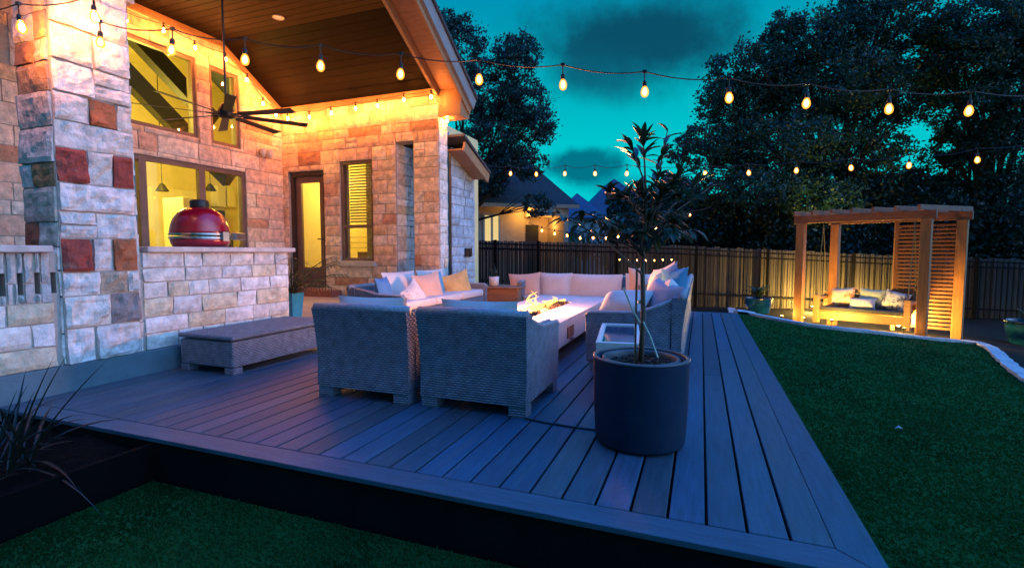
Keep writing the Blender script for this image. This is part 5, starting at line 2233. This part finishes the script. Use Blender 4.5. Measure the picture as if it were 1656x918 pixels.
mb = MB()
nb(mb, 0, LA, 0, .2, -.7, zt)
nb(mb, LA * .60, LA, -1.4, -.002, zt - .45, zt - .1)
nb(mb, LA - .2, LA, -1.4, -.002, -.7, zt - .452)
mb.build('wall', M['stucco'], nA)
mb = MB()
nb(mb, LA * .62, LA * .80, -.03, -.003, -.7, zt - .75)
mb.build('door', M['intdark'], nA)
mb = MB()
wz = at(795, 348, 19.6).z
nb(mb, .14, .86, -.05, .0, wz - 1.1, wz + .06)
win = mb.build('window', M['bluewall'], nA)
mb = MB()
nb(mb, .22, .46, -.058, -.051, wz - 1.04, wz)
nb(mb, .56, .78, -.058, -.051, wz - 1.04, wz)
mb.build('pane', emat('lit_far_window', (1.0, .72, .25), .8), win)
mb = MB()
rp = [(-.55, -.5, zt), (LA + .3, -1.7, zt - .05), (LA + .3, 4.5, zt), (-.55, 4.5, zt)]
rv = [Vector((a0.x, a0.y, 0)) + tv * p[0] + nv * p[1] + Vector((0, 0, p[2])) for p in rp]
rv += [Vector((a0.x, a0.y, 0)) + tv * (LA * .42) + nv * 1.8 + Vector((0, 0, zt + 2.7)), Vector((a0.x, a0.y, 0)) + tv * (LA * .66) + nv * 1.8 + Vector((0, 0, zt + 2.7))]
mb.add(rv, [(0, 1, 5, 4), (1, 2, 5), (2, 3, 4, 5), (3, 0, 4), (3, 2, 1, 0)])
mb.build('roof', M['roof'], nA)
mb = MB()
p0, p1_, p2_ = rv[0], rv[1], rv[2]
mb.bar(p0 - Vector((0, 0, .06)), p1_ - Vector((0, 0, .06)), .06, .14)
mb.build('fascia', M['trim'], nA)
lq = Vector((a0.x, a0.y, 0)) + tv * (LA * .55) - nv * .5
point('porch_lamp', (lq.x, lq.y, zt - .35), 24, (1, .52, .10), .1, nA)
lq = Vector((a0.x, a0.y, 0)) + tv * (LA * .86) - nv * .6
point('porch_lamp', (lq.x, lq.y, zt - .75), 14, (1, .50, .10), .1, nA)

nB = thing('neighbour_house', at(960, 400, 32), 'distant neighbouring house with a peaked blue-grey roof', 'house', 'houses behind the fence')


def roofhouse(root, peaks, d, base_px, mat):
    for (xl, yl, xp, yp, xr, yr, dd) in peaks:
        mb = MB()
        L_, P_, R_ = at(xl, yl, dd), at(xp, yp, dd), at(xr, yr, dd)
        n = Vector((-math.sin(YAW), math.cos(YAW), 0)) * 6
        P2 = P_ + n
        mb.add([L_, R_, R_ + n, L_ + n, P_ + n * .35, P2], [(0, 1, 4), (1, 2, 5, 4), (2, 3, 5), (3, 0, 4, 5), (3, 2, 1, 0)])
        mb.build('roof', M['farroof'], root)
        mb = MB()
        zb = -1.5
        Lb, Rb = L_.lerp(R_, .06), L_.lerp(R_, .94)
        vs = [Vector((q.x, q.y, z_)) + n * k for z_ in (zb, L_.z - .02) for q, k in ((Lb, .06), (Rb, .06), (Rb, .9), (Lb, .9))]
        mb.add(vs, [(0, 1, 5, 4), (1, 2, 6, 5), (2, 3, 7, 6), (3, 0, 4, 7), (4, 5, 6, 7)])
        mb.build('wall', mat, root)


M['farroof'] = pm('slate_blue_shingle', (.035, .075, .16), .85, .3, 6, .4, 20)
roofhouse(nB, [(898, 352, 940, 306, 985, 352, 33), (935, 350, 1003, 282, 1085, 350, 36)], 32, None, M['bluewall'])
nC = thing('neighbour_house', at(918, 400, 26), 'small pale gabled outbuilding just above the fence top', 'house', 'houses behind the fence')
roofhouse(nC, [(890, 376, 917, 362, 945, 376, 26)], 26, None, M['whitepaint'])

# tropical plant above the fence, left of the small tree
fan_plant('strappy_plant', at(945, 392, 15.6) - Vector((0, 0, .6)), 'dark strappy palm-like plant showing above the fence by the blue roofs', 26, 1.2, .10, 'palm', 81, 1.2, 1.0, cat='plant')

# a pale scrap on the lawn
q = onG(1453, 698)
mb = MB()
mb.add([q + Vector(v) for v in ((-.02, 0, .02), (.0, -.012, .03), (.022, .003, .022), (.004, .014, .035), (-.02, 0, .017), (.0, -.012, .027), (.022, .003, .019), (.004, .014, .032))], [(0, 1, 2, 3), (7, 6, 5, 4), (0, 4, 5, 1), (1, 5, 6, 2), (2, 6, 7, 3), (3, 7, 4, 0)])
tag(mb.build('fallen_leaf', M['kerb']), 'tiny pale curled leaf lying on the open lawn', 'leaf')
